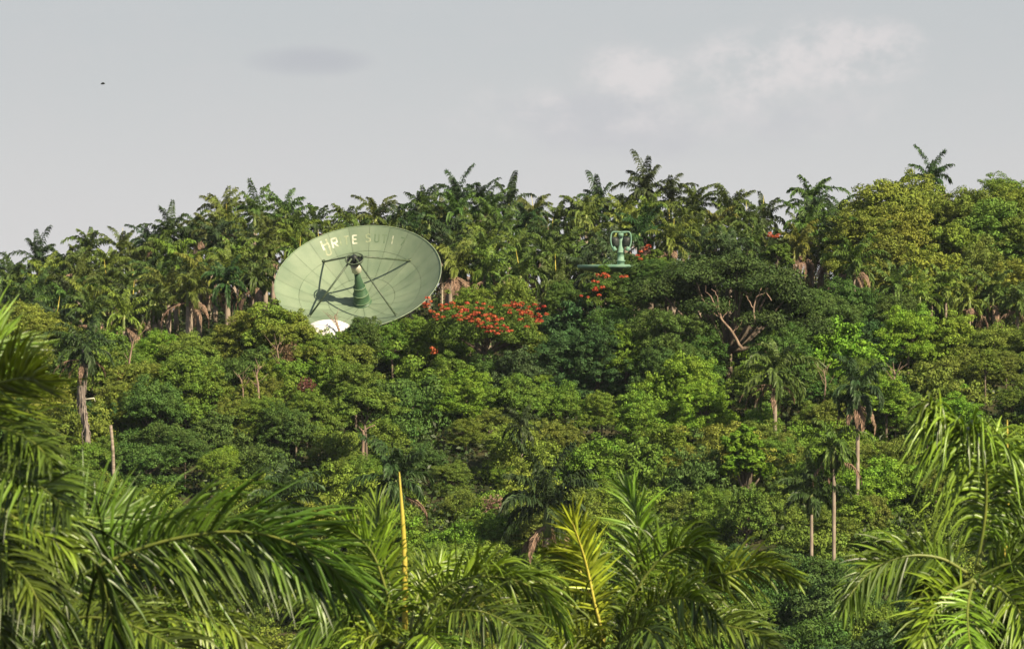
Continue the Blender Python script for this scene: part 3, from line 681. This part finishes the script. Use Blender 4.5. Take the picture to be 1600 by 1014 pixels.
# trees named one by one because the photo shows them clearly
for a in ((1392,288,434,78,'yellow green',3),(1345,318,424,62,'olive green',0),(1440,272,440,60,'olive green',6),(1500,288,436,66,'olive green',5),(1562,266,440,52,'olive green',2),(1604,272,436,52,'yellow green',9),
          (1420,325,426,74,'yellow green',7),(1490,335,425,74,'olive green',8),(1560,318,426,66,'mid green',3),(1610,340,424,60,'olive green',10),(1385,372,418,62,'olive green',11),(1455,385,416,66,'yellow green',4),
          (1530,370,418,66,'olive green',12),(1600,395,414,56,'yellow green',1),(1330,425,404,55,'deep green',0),(1400,450,402,50,'deep green',9),
          (425,474,386,52,'yellow green',4),(385,490,388,48,'yellow green',3),(462,486,385,34,'yellow green',11),(448,500,383,40,'olive green',8),(345,512,389,46,'olive green',5),
          (570,496,387,36,'deep green',6),(612,499,388,40,'mid green',2),(652,497,389,36,'fresh green',10),(548,512,386,26,'mid green',9),(500,522,384,36,'olive green',7),
          (40,480,392,56,'yellow green',3),(-5,486,390,56,'olive green',0),(95,500,390,44,'olive green',8),(170,515,388,50,'mid green',11),(240,512,390,50,'fresh green',5),(300,518,388,48,'olive green',1),
          (800,442,399,50,'olive green',3),(735,452,398,46,'mid green',10),(860,470,392,48,'blue green',13),(905,470,390,60,'blue green',4),(960,468,388,56,'deep green',9),(890,510,384,62,'blue green',2),(935,505,382,54,'blue green',6),(1005,480,385,50,'deep green',5),
          (1250,440,396,58,'deep green',1),(1290,455,394,58,'deep green',12),(1225,500,382,52,'deep green',0),(1050,480,381,52,'deep green',8),(1085,520,377,50,'deep green',3),(1030,545,374,44,'deep green',10),(1180,565,374,46,'olive green',4),
          (1430,482,396,60,'fresh green',6),(1360,488,392,62,'blue green',9),(1490,490,394,56,'bright green',11),(1560,498,392,60,'olive green',2),(1620,500,390,52,'mid green',7),
          (235,588,366,66,'deep green',12),(290,560,372,58,'mid green',3),(215,560,374,44,'olive green',8),(395,535,374,58,'deep green',0),(1070,560,366,58,'bright green',10),(1100,590,360,56,'bright green',5),
          (1166,762,Yn(765),44,'mid green',4),(1002,408,390.5,30,'deep green',6),(1040,402,392,40,'deep green',2),(958,424,391,34,'deep green',9),(985,424,391,34,'deep green',3),(945,411,391.5,9,'mid green',1),(880,440,391,34,'deep green',7),(758,552,383,40,'deep green',6),(700,545,382.5,44,'mid green',2),(815,548,382,44,'blue green',4),(515,519,386,40,'mid green',4),(545,530,384,44,'olive green',8),(558,494,386.2,24,'deep green',5),(545,512,386,18,'mid green',2),(556,570,378,40,'mid green',3),(520,555,380,44,'fresh green',6),(470,520,385,44,'mid green',1),(1385,592,356,46,'bright green',4),(1330,585,360,46,'mid green',7)):
    x,t,Y,hw,h,v=a; Y=Yn(t+40) if Y<381 else Y; plain_tree(x,t,Y,hw,h,v)
LIM=[(-100,478),(60,482),(100,500),(330,514),(360,490),(400,482),(470,496),(483,522),(538,520),(545,512),(600,500),(660,497),(690,488),(860,474),(900,455),(960,450),(1000,440),(1290,440),(1320,430),(1400,474),(1500,484),(1700,494)]
ZONES+=[(976,30,562,Yn(563)),(1166,26,755,Yn(760)),(1140,20,525,378),(758,60,530,384)]
Y=393.0; row=0
while Y>299:
    x=-60+(row%2)*35
    while x<1670:
        px=x+TR.uniform(-20,20); yy=Y+TR.uniform(-2.4,2.4); hw=TR.choice([30,36,46,54,64,80,92])*352/Y
        ny=nomy(yy)+TR.uniform(-30,20)
        top=max(ny,float(np.interp(px,[a for a,_ in LIM],[c for _,c in LIM])))
        for zx,zw,zb,zy in ZONES:
            if yy<zy-.3 and abs(px-zx)<zw+hw*.85: top=max(top,zb-3)
        clash=any(abs(px-t[1])<min(hw,t[5])*.72 and abs(yy-t[3])<4.2 for t in TREES)
        if not clash and top<ny+90:
            py=top
            def patch(cx,cy,rx,ry): return ((px-cx)/rx)**2+((py-cy)/ry)**2<1
            if patch(250,640,110,90) or patch(910,500,90,70) or patch(620,660,70,40) or patch(1440,560,60,40): pool=['deep green','blue green','deep green','mid green']
            elif patch(1280,960,170,90) or patch(1180,900,80,60): pool=['blue green','deep green','mid green']
            elif patch(840,640,190,90): pool=['olive green','olive green','mid green','yellow green','fresh green']
            elif patch(660,760,120,110) or patch(300,700,110,60): pool=['fresh green','bright green','mid green','deep green']
            elif px>1200 and py<760: pool=['mid green','fresh green','mid green','deep green','olive green','bright green']
            elif py>720: pool=['olive green','mid green','fresh green','yellow green','mid green']
            else: pool=['mid green','mid green','olive green','fresh green','deep green','yellow green']
            plain_tree(px,top,yy,hw,TR.choice(pool))
        x+=70
    Y-=5.6; row+=1

for zx,zw,zb,zy in ZONES:
    if zb<560 or zw>24: continue
    for dx,dt in ((-zw*1.6,-4),(zw*1.5,0),(0,5)): plain_tree(zx+dx,zb-6+dt+8*(dx!=0),zy-1.6-(dx==0),26+zw,TR.choice(['mid green','olive green','fresh green']))
for a in ((990,396,410,30,'deep green',5),(1042,396,413,34,'mid green',9),(1022,407,390.1,26,'deep green',3)): plain_tree(*a)
# undergrowth filling the ground between the trunks
rs=np.random.RandomState(9); n=9500
x=rs.uniform(-72,72,n); y=rs.uniform(296,470,n); z=zg(x,y); b=MB()
C=np.repeat(np.stack([x,y,z],1),22,0); m=len(C); d=sphere_dirs(m,rs,-.1)
leaf_quads(b,C+d*np.array([1.5,1.5,1.8])*rs.uniform(.4,1.2,m)[:,None],nrm(d+rs.normal(size=d.shape)*.5),.45,rs)
tag(link('undergrowth',b.mesh('undergrowth',M['under'])),'low dark green bushes covering the forest floor on the hill','undergrowth',kind='stuff')
#--FG
# ------------------------------------------------------------------ drop what nothing of is seen, then say which tree is which
DROP=set("""-72_479_3921 512_521_3913 12_587_3796 -49_630_3682 1672_668_3658 -63_714_3585 -25_730_3526 1672_730_3557 -68_777_3481 1628_750_3490 -12_787_3425 1586_798_3411 -66_815_3384 87_832_3369 1615_866_3350 -30_876_3300 28_877_3297 530_872_3309 -66_930_3241 -28_940_3188 1644_948_3199 1538_982_3163 -33_1004_3083 38_1004_3078 99_1020_3098 181_991_3080 451_1043_3067 1017_1020_3095 1183_1028_3087 1511_996_3099 223_1044_3056 301_1063_3025 554_1022_3034 623_1047_3011 696_1048_3032 1050_1040_3039 1410_1060_3016 1556_1058_3033 -39_434_4655 551_347_4646 611_336_4620 857_341_4603 -29_424_4468 -10_443_4354 -35_465_4226 496_383_4257 547_367_4231 428_489_3931 1644_515_3857 -55_566_3819 1184_587_3798 -12_607_3740 41_733_3549 1604_719_3558 109_819_3418 1643_812_3408 1574_899_3301 1639_872_3291 1600_928_3212 1625_980_3125 -75_1069_3010 356_1031_3050 858_1045_3027 1289_877_3308 1268_874_3298 463_845_3360 442_842_3350 185_598_3749 210_602_3749""".split())
def key(t): return '%d_%d_%d'%(round(t[1]),round(t[2]),round(t[3]*10))
for LST in (TREES,PALMS):
    for t in list(LST):
        if t[0].get('auto') and key(t) in DROP:
            for c in list(t[0].children): bpy.data.objects.remove(c)
            bpy.data.objects.remove(t[0]); LST.remove(t)
ORD=['first','second','third','fourth','fifth','sixth','seventh','eighth','ninth','tenth','eleventh','twelfth','thirteenth','fourteenth','fifteenth','sixteenth']
NUM=['no','one','two','three','four','five','six','seven','eight','nine','ten','eleven','twelve','thirteen','fourteen','fifteen','sixteen']
def zone(px,tab):
    for lim,txt in tab:
        if px<lim: return txt
CZ=((95,'behind the leftmost palm'),(165,'by the shaggy palm'),(270,'right of the shaggy palm'),(390,'left of the bare stems'),(482,"under the dish's left rim"),(560,'under the white hut'),(680,"under the dish's right rim"),
    (850,'under the big flame tree'),(1000,'under the small antenna'),(1130,'under the spreading tree'),(1250,'by the short-trunked palm'),(1370,'by the slim palms'),(1470,'right of the slim palms'),(9999,'by the right edge'))
CR=((330,'on the skyline'),(440,'below the skyline'),(530,'upper slope'),(620,'mid slope'),(720,'lower slope'),(830,'slope foot'),(9999,'behind near fronds'))
cells={}
for t in TREES:
    if t[0].get('auto') and not t[0].get('label'):
        kind=t[0].name.split('.')[0]; hue=t[4]
        cells.setdefault((kind,hue,zone(t[2],CR),zone(t[1],CZ)),[]).append(t)
for (kind,hue,rw,cz),L_ in cells.items():
    L_.sort(key=lambda t:t[1]); n=len(L_); nm='bushy tree' if kind=='broadleaf_tree' else 'small bush'
    for i,t in enumerate(L_):
        w='' if n==1 else (('left' if i==0 else 'right')+' one of two, ' if n==2 else ORD[i]+' of '+NUM[n]+' from left, ')
        t[0]['label']=(hue+' '+(nm if n==1 else nm.split()[1] if n>2 else nm)+', '+w+rw+' '+cz)
PZ=((428,'left of the dish'),(690,'behind the dish'),(890,'between dish and small antenna'),(1000,'by the small antenna'),(1235,'above the spreading tree'),(9999,'right of the spreading tree'))
def prow(Y): return 'rear row' if Y>459.8 else 'skyline row' if Y>448.5 else 'second row' if Y>438.5 else 'third row' if Y>428.5 else 'fourth row' if Y>420 else 'fifth row' if Y>412.5 else 'front row'
cells={}
for t in PALMS:
    if t[0].get('auto'): cells.setdefault((prow(t[3]),zone(t[1],PZ)),[]).append(t)
for (rw,pz),L_ in cells.items():
    L_.sort(key=lambda t:t[1]); n=len(L_)
    for i,t in enumerate(L_):
        lk={'dark':'dark','green':'mid green','light':'light green'}[t[4]]+(' dry-skirted' if t[6] and t[3]<420 else '')
        w='only one' if n==1 else ORD[i]+' from left'
        t[0]['label']=lk+' palm, '+w+', '+rw+' '+pz
for t in TREES+PALMS:
    if 'auto' in t[0]: del t[0]['auto']
# ------------------------------------------------------------------ foreground palms
FH={'g':(.072,.118,.013),'d':(.046,.080,.011),'y':(.215,.25,.022),'l':(.122,.185,.015),'Y':(.27,.33,.026)}
def near_palm(px, py, Y, label, fronds, seed, spears=(), extra=5, Lf=3.2):
    rs=np.random.RandomState(seed); c=W(px,py,Y); g=float(zg(c[0],Y)); g0=np.array([c[0]+.1,Y,g])
    e=thing('royal_palm',g0,label,'palm','palms in the foreground')
    k=K*Y; H=c[2]-g
    b=MB(); b.tube(spline([[0,0,-.2],[.05,0,H*.35],[0,0,H*.7],[-.1,0,H-1.6]],16),np.interp(np.linspace(0,1,16),[0,.3,.6,1],[.34,.27,.30,.19]),16); link('trunk',b.mesh('trunk',M['palmbark'],True),e)
    b=MB(); b.tube([[-.1,0,H-1.7],[-.1,0,H-1.3],[-.1,0,H-.9],[-.1,0,H-.45]],[.19,.21,.15,.02],14); link('crown_shaft',b.mesh('crown_shaft',M['shaft'],True),e)
    def add(P,side,L,nl,wid,hue,droop,plum,rm,miss=.02,wind=None,tipk=.35,upk=.2,ta=26):
        b=MB(); frond_strips(b,P,rs,side,L,nl,wid,droop=droop,plum=plum,seg=5,t0=.10,tipk=tipk,base_ang=70,tip_ang=ta,vfold=True,miss=miss,wind=wind,upk=upk)
        f=link('frond',b.mesh('frond',M['frond']),e,-g0,[q*rs.uniform(.92,1.1) for q in FH[hue]])
        b=MB(); b.tube(P,np.linspace(.026,.006,len(P)),7); link('rachis',b.mesh('rachis',M[rm],True),f)
        return f
    for fr in fronds:
        pts=fr['p']; n=len(pts); dy=fr.get('dy',(0,0)); D=np.linspace(dy[0],dy[1],n)
        P=spline([W(a,b_,Y+D[i]) for i,(a,b_) in enumerate(pts)],40)
        tm=P[-1]-P[0]; tm/=np.linalg.norm(tm); inp=np.cross(np.array([0,1.0,0]),tm); inp/=np.linalg.norm(inp)
        ro=math.radians(fr.get('roll',35)); side=inp*math.cos(ro)+np.array([0,-1.0,0])*math.sin(ro)
        add(P,side,fr.get('L',110)*k,int(1.2*fr.get('n',62)),fr.get('w',5.5)*.64*k,fr.get('h','g'),fr.get('dr',.45),fr.get('pl',.5),'rachis_y' if fr.get('ry') else 'rachis',wind=np.array(fr['wind']) if 'wind' in fr else None,tipk=fr.get('tk',.35),upk=fr.get('up',.2),ta=fr.get('ta',26))
    for i in range(extra):
        az=rs.uniform(.15,math.pi-.15); el=math.radians(rs.uniform(-45,0)); P=arc(az,el,Lf*rs.uniform(.85,1.1),math.radians(75),30,c-g0+g0)
        add(P,np.array([-math.sin(az),math.cos(az),0]),.85,50,.05,'d',.6,.5,'rachis')
    for a,b_,r in spears:
        p0,p1=W(*a,Y-.05),W(*b_,Y-.3); b=MB(); b.tube(spline([p0,p0*.5+p1*.5+[.03,0,0],p1],12)-g0,np.interp(np.linspace(0,1,12),[0,.15,.7,1],[r*.8,r,r*.65,r*.15])*k,10)
        link('spear_leaf',b.mesh('spear_leaf',M['spear'],True),e)
    return e
F=lambda p,**k: dict(p=p,**k)
near_palm(-70,700,42,'nearest palm cut by the left edge, fan of long bright green leaflets',[
  F([(-70,690),(-50,640),(-15,605),(25,592),(50,590)],L=135,n=84,w=9,roll=-20,h='l',dr=.10,wind=(.45,0,.35),dy=(0,-2),ta=14,tk=.75),
  F([(-70,690),(-60,600),(-30,545),(0,535)],L=125,n=70,w=9,roll=-30,h='l',dr=.10,wind=(.4,0,.4),dy=(0,.8),tk=.6),
  F([(-70,700),(-40,672),(0,668),(50,690),(80,720)],L=100,n=60,w=8,roll=60,h='g',dr=.5,dy=(0,-1.2)),
  F([(-70,710),(-30,715),(20,735),(70,765),(110,800)],L=120,n=66,w=8,roll=35,h='g',dr=.4,dy=(0,-1.6)),
  F([(-70,715),(-40,760),(10,800),(60,830),(110,860)],L=130,n=66,w=8,roll=25,h='l',dr=.45,dy=(0,-.4)),
  F([(-70,720),(-50,800),(-10,860),(40,905),(70,960)],L=130,n=66,w=8,roll=30,h='g',dr=.5,dy=(0,-1.0)),
  F([(-70,720),(-60,830),(-40,920),(0,990),(40,1050)],L=130,n=60,w=8,roll=20,h='d',dr=.5,dy=(0,.5))],61,extra=3)
near_palm(75,985,46,'big near palm at lower left whose long dark frond arches right across the bushes',[
  F([(80,960),(120,905),(190,868),(270,842),(360,830),(440,842),(510,880),(552,925)],L=175,n=96,w=8.5,roll=-22,h='g',dr=.5,dy=(0,-1.0),pl=.5,up=.1,wind=(.3,0,.08),tk=.5),
  F([(85,965),(165,900),(255,862),(345,852),(430,868),(500,925)],L=140,n=84,w=8.5,roll=25,h='g',dr=.65,dy=(0,-.7),pl=.4,wind=(.2,0,0),tk=.5),
  F([(75,960),(95,890),(125,840),(165,810),(215,800)],L=125,n=62,w=8,roll=-10,h='g',dr=.2,dy=(0,1.0),wind=(.15,0,.3)),
  F([(70,960),(60,890),(75,830),(110,790)],L=100,n=50,w=8,roll=20,h='d',dr=.3,dy=(0,1.5)),
  F([(70,970),(20,905),(-30,880),(-90,890)],L=130,n=60,w=8,roll=20,h='g',dr=.6,dy=(0,-.5)),
  F([(70,975),(30,945),(-10,960),(-50,1010)],L=120,n=56,w=8,roll=50,h='d',dr=.7,dy=(0,-1.4)),
  F([(80,985),(130,965),(200,975),(270,1010),(310,1060)],L=120,n=66,w=8,roll=45,h='g',dr=.6,dy=(0,-1.6)),
  F([(85,985),(170,960),(260,950),(350,975),(420,1030)],L=110,n=66,w=8,roll=30,h='l',dr=.6,dy=(0,-.6)),
  F([(75,990),(90,1010),(110,1050)],L=110,n=40,w=8,roll=60,h='d',dr=.6,dy=(0,-1.4))],62,extra=4)
near_palm(632,1005,60,'palm with a tall straight yellow spear leaf at lower middle left',[
  F([(622,990),(606,930),(584,868),(556,836),(528,822)],L=88,n=56,w=6.5,roll=15,h='l',dr=.3,dy=(0,-.6),ry=0,ta=18),
  F([(624,990),(606,900),(595,840),(590,790)],L=72,n=50,w=6.5,roll=35,h='l',dr=.15,dy=(0,.9),ta=16,tk=.6),
  F([(640,995),(668,945),(705,912),(755,900),(810,908),(855,935),(885,985)],L=112,n=78,w=6.5,roll=-22,h='l',dr=.6,dy=(0,-1.4),up=.1),
  F([(640,985),(655,925),(680,885),(716,868)],L=70,n=50,w=6,roll=10,h='l',dr=.3,dy=(0,1.0)),
  F([(640,1000),(690,960),(750,955),(810,985),(840,1030)],L=95,n=66,w=6.5,roll=45,h='g',dr=.7,dy=(0,-2.2)),
  F([(620,990),(575,935),(520,905),(462,900),(420,920)],L=95,n=66,w=6.5,roll=10,h='g',dr=.5,dy=(0,.6)),
  F([(620,1000),(570,965),(515,965),(465,1000)],L=95,n=60,w=6.5,roll=40,h='g',dr=.6,dy=(0,-1.4)),
  F([(622,1005),(590,990),(560,1010),(545,1050)],L=85,n=50,w=6.5,roll=60,h='l',dr=.6,dy=(0,-1.6)),
  F([(640,1005),(665,990),(690,1010),(705,1050)],L=85,n=50,w=6.5,roll=60,h='l',dr=.6,dy=(0,-1.8))],63,spears=[((633,985),(624,737),5.2)],extra=5)
near_palm(955,1030,62,'palm at lower centre with a yellow tipped upright young frond',[
  F([(945,1000),(930,945),(917,885),(905,845),(893,812)],L=66,n=60,w=6.5,roll=5,h='Y',dr=.12,dy=(0,-.8),ry=1,ta=16,tk=.75),
  F([(944,1005),(925,940),(905,890),(880,868),(856,860)],L=58,n=50,w=6,roll=20,h='l',dr=.4,dy=(0,-.4),ry=1),
  F([(958,1000),(985,930),(998,860),(994,805),(984,772)],L=75,n=60,w=6.5,roll=25,h='l',dr=.25,dy=(0,.4),ta=18,tk=.6),
  F([(962,1000),(990,930),(1025,880),(1062,855),(1100,862),(1128,895)],L=92,n=66,w=6.5,roll=-20,h='g',dr=.5,dy=(0,-.6),up=.1),
  F([(970,1005),(1025,955),(1085,920),(1145,893),(1200,885),(1245,905)],L=82,n=74,w=6.5,roll=-15,h='l',dr=.55,dy=(0,-1.0),up=.1),
  F([(965,1010),(1010,960),(1050,935),(1090,940),(1120,970)],L=90,n=60,w=6.5,roll=40,h='g',dr=.6,dy=(0,-2.0)),
  F([(970,1020),(1040,990),(1110,975),(1180,990),(1220,1030)],L=80,n=66,w=6.5,roll=30,h='g',dr=.5,dy=(0,-1.4)),
  F([(945,1010),(915,960),(870,940),(825,955),(795,1000)],L=90,n=62,w=6.5,roll=20,h='g',dr=.55,dy=(0,-.6)),
  F([(948,1020),(915,995),(880,1000),(855,1040)],L=85,n=52,w=6.5,roll=55,h='l',dr=.6,dy=(0,-1.6)),
  F([(960,1020),(985,985),(1015,985),(1040,1030)],L=90,n=52,w=6.5,roll=60,h='d',dr=.6,dy=(0,-2.0))],64,extra=5)
near_palm(1520,905,58,'palm at lower right with a drooping left frond and tall drooping upright frond',[
  F([(1512,895),(1470,872),(1420,868),(1370,885),(1335,920),(1318,950)],L=88,n=70,w=6.5,roll=15,h='g',dr=.5,dy=(0,-.6),up=.15),
  F([(1525,890),(1540,800),(1538,725),(1515,680),(1480,662),(1456,632)],L=140,n=104,w=7.5,roll=10,h='l',dr=1.6,dy=(0,-1.0),up=.2,ta=20),
  F([(1528,890),(1552,790),(1560,720),(1545,672)],L=80,n=52,w=6.5,roll=45,h='l',dr=.7,dy=(0,.8)),
  F([(1512,910),(1478,930),(1450,975),(1432,1030)],L=100,n=62,w=6.5,roll=30,h='l',dr=.4,dy=(0,-1.6)),
  F([(1520,912),(1512,950),(1515,1000),(1528,1050)],L=90,n=56,w=6.5,roll=15,h='l',dr=.4,dy=(0,-2.2)),
  F([(1530,905),(1570,925),(1600,970),(1615,1040)],L=95,n=56,w=6.5,roll=-25,h='l',dr=.5,dy=(0,-1.4)),
  F([(1530,900),(1580,880),(1630,890),(1680,930)],L=95,n=60,w=6.5,roll=-20,h='g',dr=.6,dy=(0,-.6)),
  F([(1508,900),(1470,900),(1430,925)],L=75,n=46,w=6.5,roll=50,h='g',dr=.5,dy=(0,1.0))],65,extra=5)
near_palm(1588,930,61,'palm at the right edge with a thin upright yellow spear and steep fronds',[
  F([(1585,900),(1578,830),(1572,770),(1580,715)],L=80,n=56,w=6.5,roll=20,h='g',dr=.3,dy=(0,-.6),ta=18),
  F([(1590,900),(1604,810),(1622,740),(1650,700)],L=90,n=60,w=6.5,roll=10,h='g',dr=.4,dy=(0,-.4)),
  F([(1580,905),(1560,850),(1550,800),(1552,760)],L=75,n=52,w=6.5,roll=40,h='d',dr=.5,dy=(0,.9)),
  F([(1595,910),(1640,860),(1700,850)],L=90,n=50,w=6.5,roll=20,h='g',dr=.6,dy=(0,-.8)),
  F([(1585,920),(1568,900),(1545,915),(1530,960)],L=85,n=50,w=6.5,roll=45,h='d',dr=.6,dy=(0,-1.2))],66,spears=[((1568,900),(1574,656),4.2)],extra=3)

# ------------------------------------------------------------------ sky, sun, air, camera
SUN=np.array([52.5,-57.8,54.9]); SUN/=np.linalg.norm(SUN)
wd=bpy.data.worlds.new('World'); sc.world=wd; wd.use_nodes=True
nt=wd.node_tree; N=nt.nodes; L=nt.links; N.clear()
sky=N.new('ShaderNodeTexSky'); sky.sky_type='NISHITA'; sky.sun_disc=False
sky.sun_elevation=math.asin(SUN[2]); sky.sun_rotation=math.atan2(SUN[0],SUN[1])
sky.air_density=1.0; sky.dust_density=1.0; sky.ozone_density=1.0; sky.altitude=50
bg=N.new('ShaderNodeBackground'); bg.inputs['Strength'].default_value=.055
tc=N.new('ShaderNodeTexCoord'); sx=N.new('ShaderNodeSeparateXYZ'); L.new(tc.outputs['Generated'],sx.inputs[0])
def mth(op,a,b=None,c=None):
    n=N.new('ShaderNodeMath'); n.operation=op
    for i,v in enumerate((a,b,c)):
        if v is None: continue
        if isinstance(v,(int,float)): n.inputs[i].default_value=v
        else: L.new(v,n.inputs[i])
    return n.outputs[0]
yy=mth('MAXIMUM',mth('ABSOLUTE',sx.outputs['Y']),.05)
U=mth('DIVIDE',mth('DIVIDE',sx.outputs['X'],yy),K*100); V=mth('DIVIDE',mth('DIVIDE',sx.outputs['Z'],yy),K*100)   # direction, in hundredths of a radian or so
cb=N.new('ShaderNodeCombineXYZ'); L.new(U,cb.inputs[0]); L.new(V,cb.inputs[1])
def noise(scale,detail,rough,seed,stretch=(1,1,1)):
    mp=N.new('ShaderNodeMapping'); mp.inputs['Location'].default_value=(seed,seed*.7,seed*.3); mp.inputs['Scale'].default_value=stretch; L.new(cb.outputs[0],mp.inputs[0])
    n=N.new('ShaderNodeTexNoise'); n.inputs['Scale'].default_value=scale; n.inputs['Detail'].default_value=detail; n.inputs['Roughness'].default_value=rough
    L.new(mp.outputs[0],n.inputs['Vector']); return n.outputs['Fac']
def puff(px,py,rx,ry):
    a=mth('DIVIDE',mth('SUBTRACT',U,(px-800)/100),rx/100); b_=mth('DIVIDE',mth('SUBTRACT',V,(507-py)/100),ry/100)
    d=mth('ADD',mth('MULTIPLY',a,a),mth('MULTIPLY',b_,b_)); return mth('MAXIMUM',mth('SUBTRACT',1,d),0)
def ramp(v,a,b_):
    n=N.new('ShaderNodeMapRange'); n.interpolation_type='SMOOTHSTEP'; n.inputs[1].default_value=a; n.inputs[2].default_value=b_; L.new(v,n.inputs[0]); return n.outputs[0]
nw=noise(.9,5,.6,5.5); 
nz=noise(1.05,9,.66,3.1,(1,1.25,1)); nl=noise(.35,4,.5,8.2,(1,2.2,1)); nf=noise(.5,8,.62,1.7,(1,1.6,1))
pf=None
for x_,y_,rx_,ry_,w_ in ((1310,85,190,80,1.0),(1180,110,170,90,.9),(985,120,130,70,.85),(900,175,280,70,.6),(1120,150,460,110,.5)):
    w=mth('MULTIPLY',puff(x_,y_,rx_,ry_),w_); pf=w if pf is None else mth('MAXIMUM',pf,w)
cl=ramp(mth('MULTIPLY',mth('MULTIPLY_ADD',pf,1.0,-.05),mth('MULTIPLY_ADD',nz,4.4,-1.5)),.06,.95)
dk=mth('MULTIPLY',ramp(mth('ADD',mth('MULTIPLY',puff(480,95,130,34),.6),mth('MULTIPLY_ADD',nl,.6,-.3)),.1,.6),.5)
dk2=mth('MULTIPLY',ramp(mth('MULTIPLY',puff(1050,195,420,70),mth('MULTIPLY_ADD',nf,2.4,-.7)),.05,.7),.4)
def mix(f,a,b_):
    n=N.new('ShaderNodeMix'); n.data_type='RGBA'
    for s,v in ((0,f),(6,a),(7,b_)):
        if isinstance(v,tuple): n.inputs[s].default_value=(*v,1)
        elif isinstance(v,(int,float)): n.inputs[s].default_value=v
        else: L.new(v,n.inputs[s])
    return n.outputs[2]
VEIL=(5.4,5.5,5.9)
el=mth('ARCSINE',sx.outputs['Z'])
c=mix(mth('MULTIPLY_ADD',ramp(el,.12,.75),-.70,.94),sky.outputs[0],mix(ramp(V,.6,5.2),(5.25,5.18,5.27),(4.34,4.5,4.64)))   # thin high overcast over the blue
c=mix(mth('MULTIPLY',ramp(nf,.35,.75),.22),c,(5.05,4.9,4.98)); c=mix(dk,c,(3.5,3.6,4.0)); c=mix(dk2,c,(4.15,4.2,4.55)); c=mix(mth('MULTIPLY',cl,.72),c,(6.0,5.7,5.7))
L.new(c,bg.inputs['Color'])
o=N.new('ShaderNodeOutputWorld'); L.new(bg.outputs[0],o.inputs[0])
sl=bpy.data.lights.new('sun','SUN'); sl.energy=4.6; sl.angle=math.radians(.6); sl.color=(1,.86,.62)
so=link('sun',sl,None,(60,-60,90)); so.rotation_euler=Vector(SUN).to_track_quat('Z','Y').to_euler()
cam=bpy.data.cameras.new('camera'); cam.sensor_width=36; cam.lens=36/(1600*K); cam.clip_end=30000; cam.clip_start=1
cam.dof.use_dof=True; cam.dof.focus_distance=385; cam.dof.aperture_fstop=6.3
co=link('camera',cam,None,(0,0,CAMZ)); co.rotation_euler=(math.radians(90),0,0); sc.camera=co
sc.view_settings.view_transform='Standard'; sc.view_settings.look='None'; sc.view_settings.exposure=1.2
sc.cycles.max_bounces=6; sc.cycles.diffuse_bounces=3; sc.cycles.transmission_bounces=3; sc.cycles.transparent_max_bounces=4
hz=MB(); hz.box((0,1250,3),(6100,4600,114)); ho=link('haze',hz.mesh('haze',None)); tag(ho,kind='stuff')
m,nt,N,L=newmat('thin_air'); pv=N.new('ShaderNodeVolumePrincipled'); pv.inputs['Color'].default_value=(.78,.88,1,1); pv.inputs['Density'].default_value=.00003
o=N.new('ShaderNodeOutputMaterial'); L.new(pv.outputs[0],o.inputs['Volume']); ho.data.materials.append(m)
sc.cycles.volume_bounces=0
sc.cycles.use_denoising=True
print('trees',len(TREES),'palms',len(PALMS))
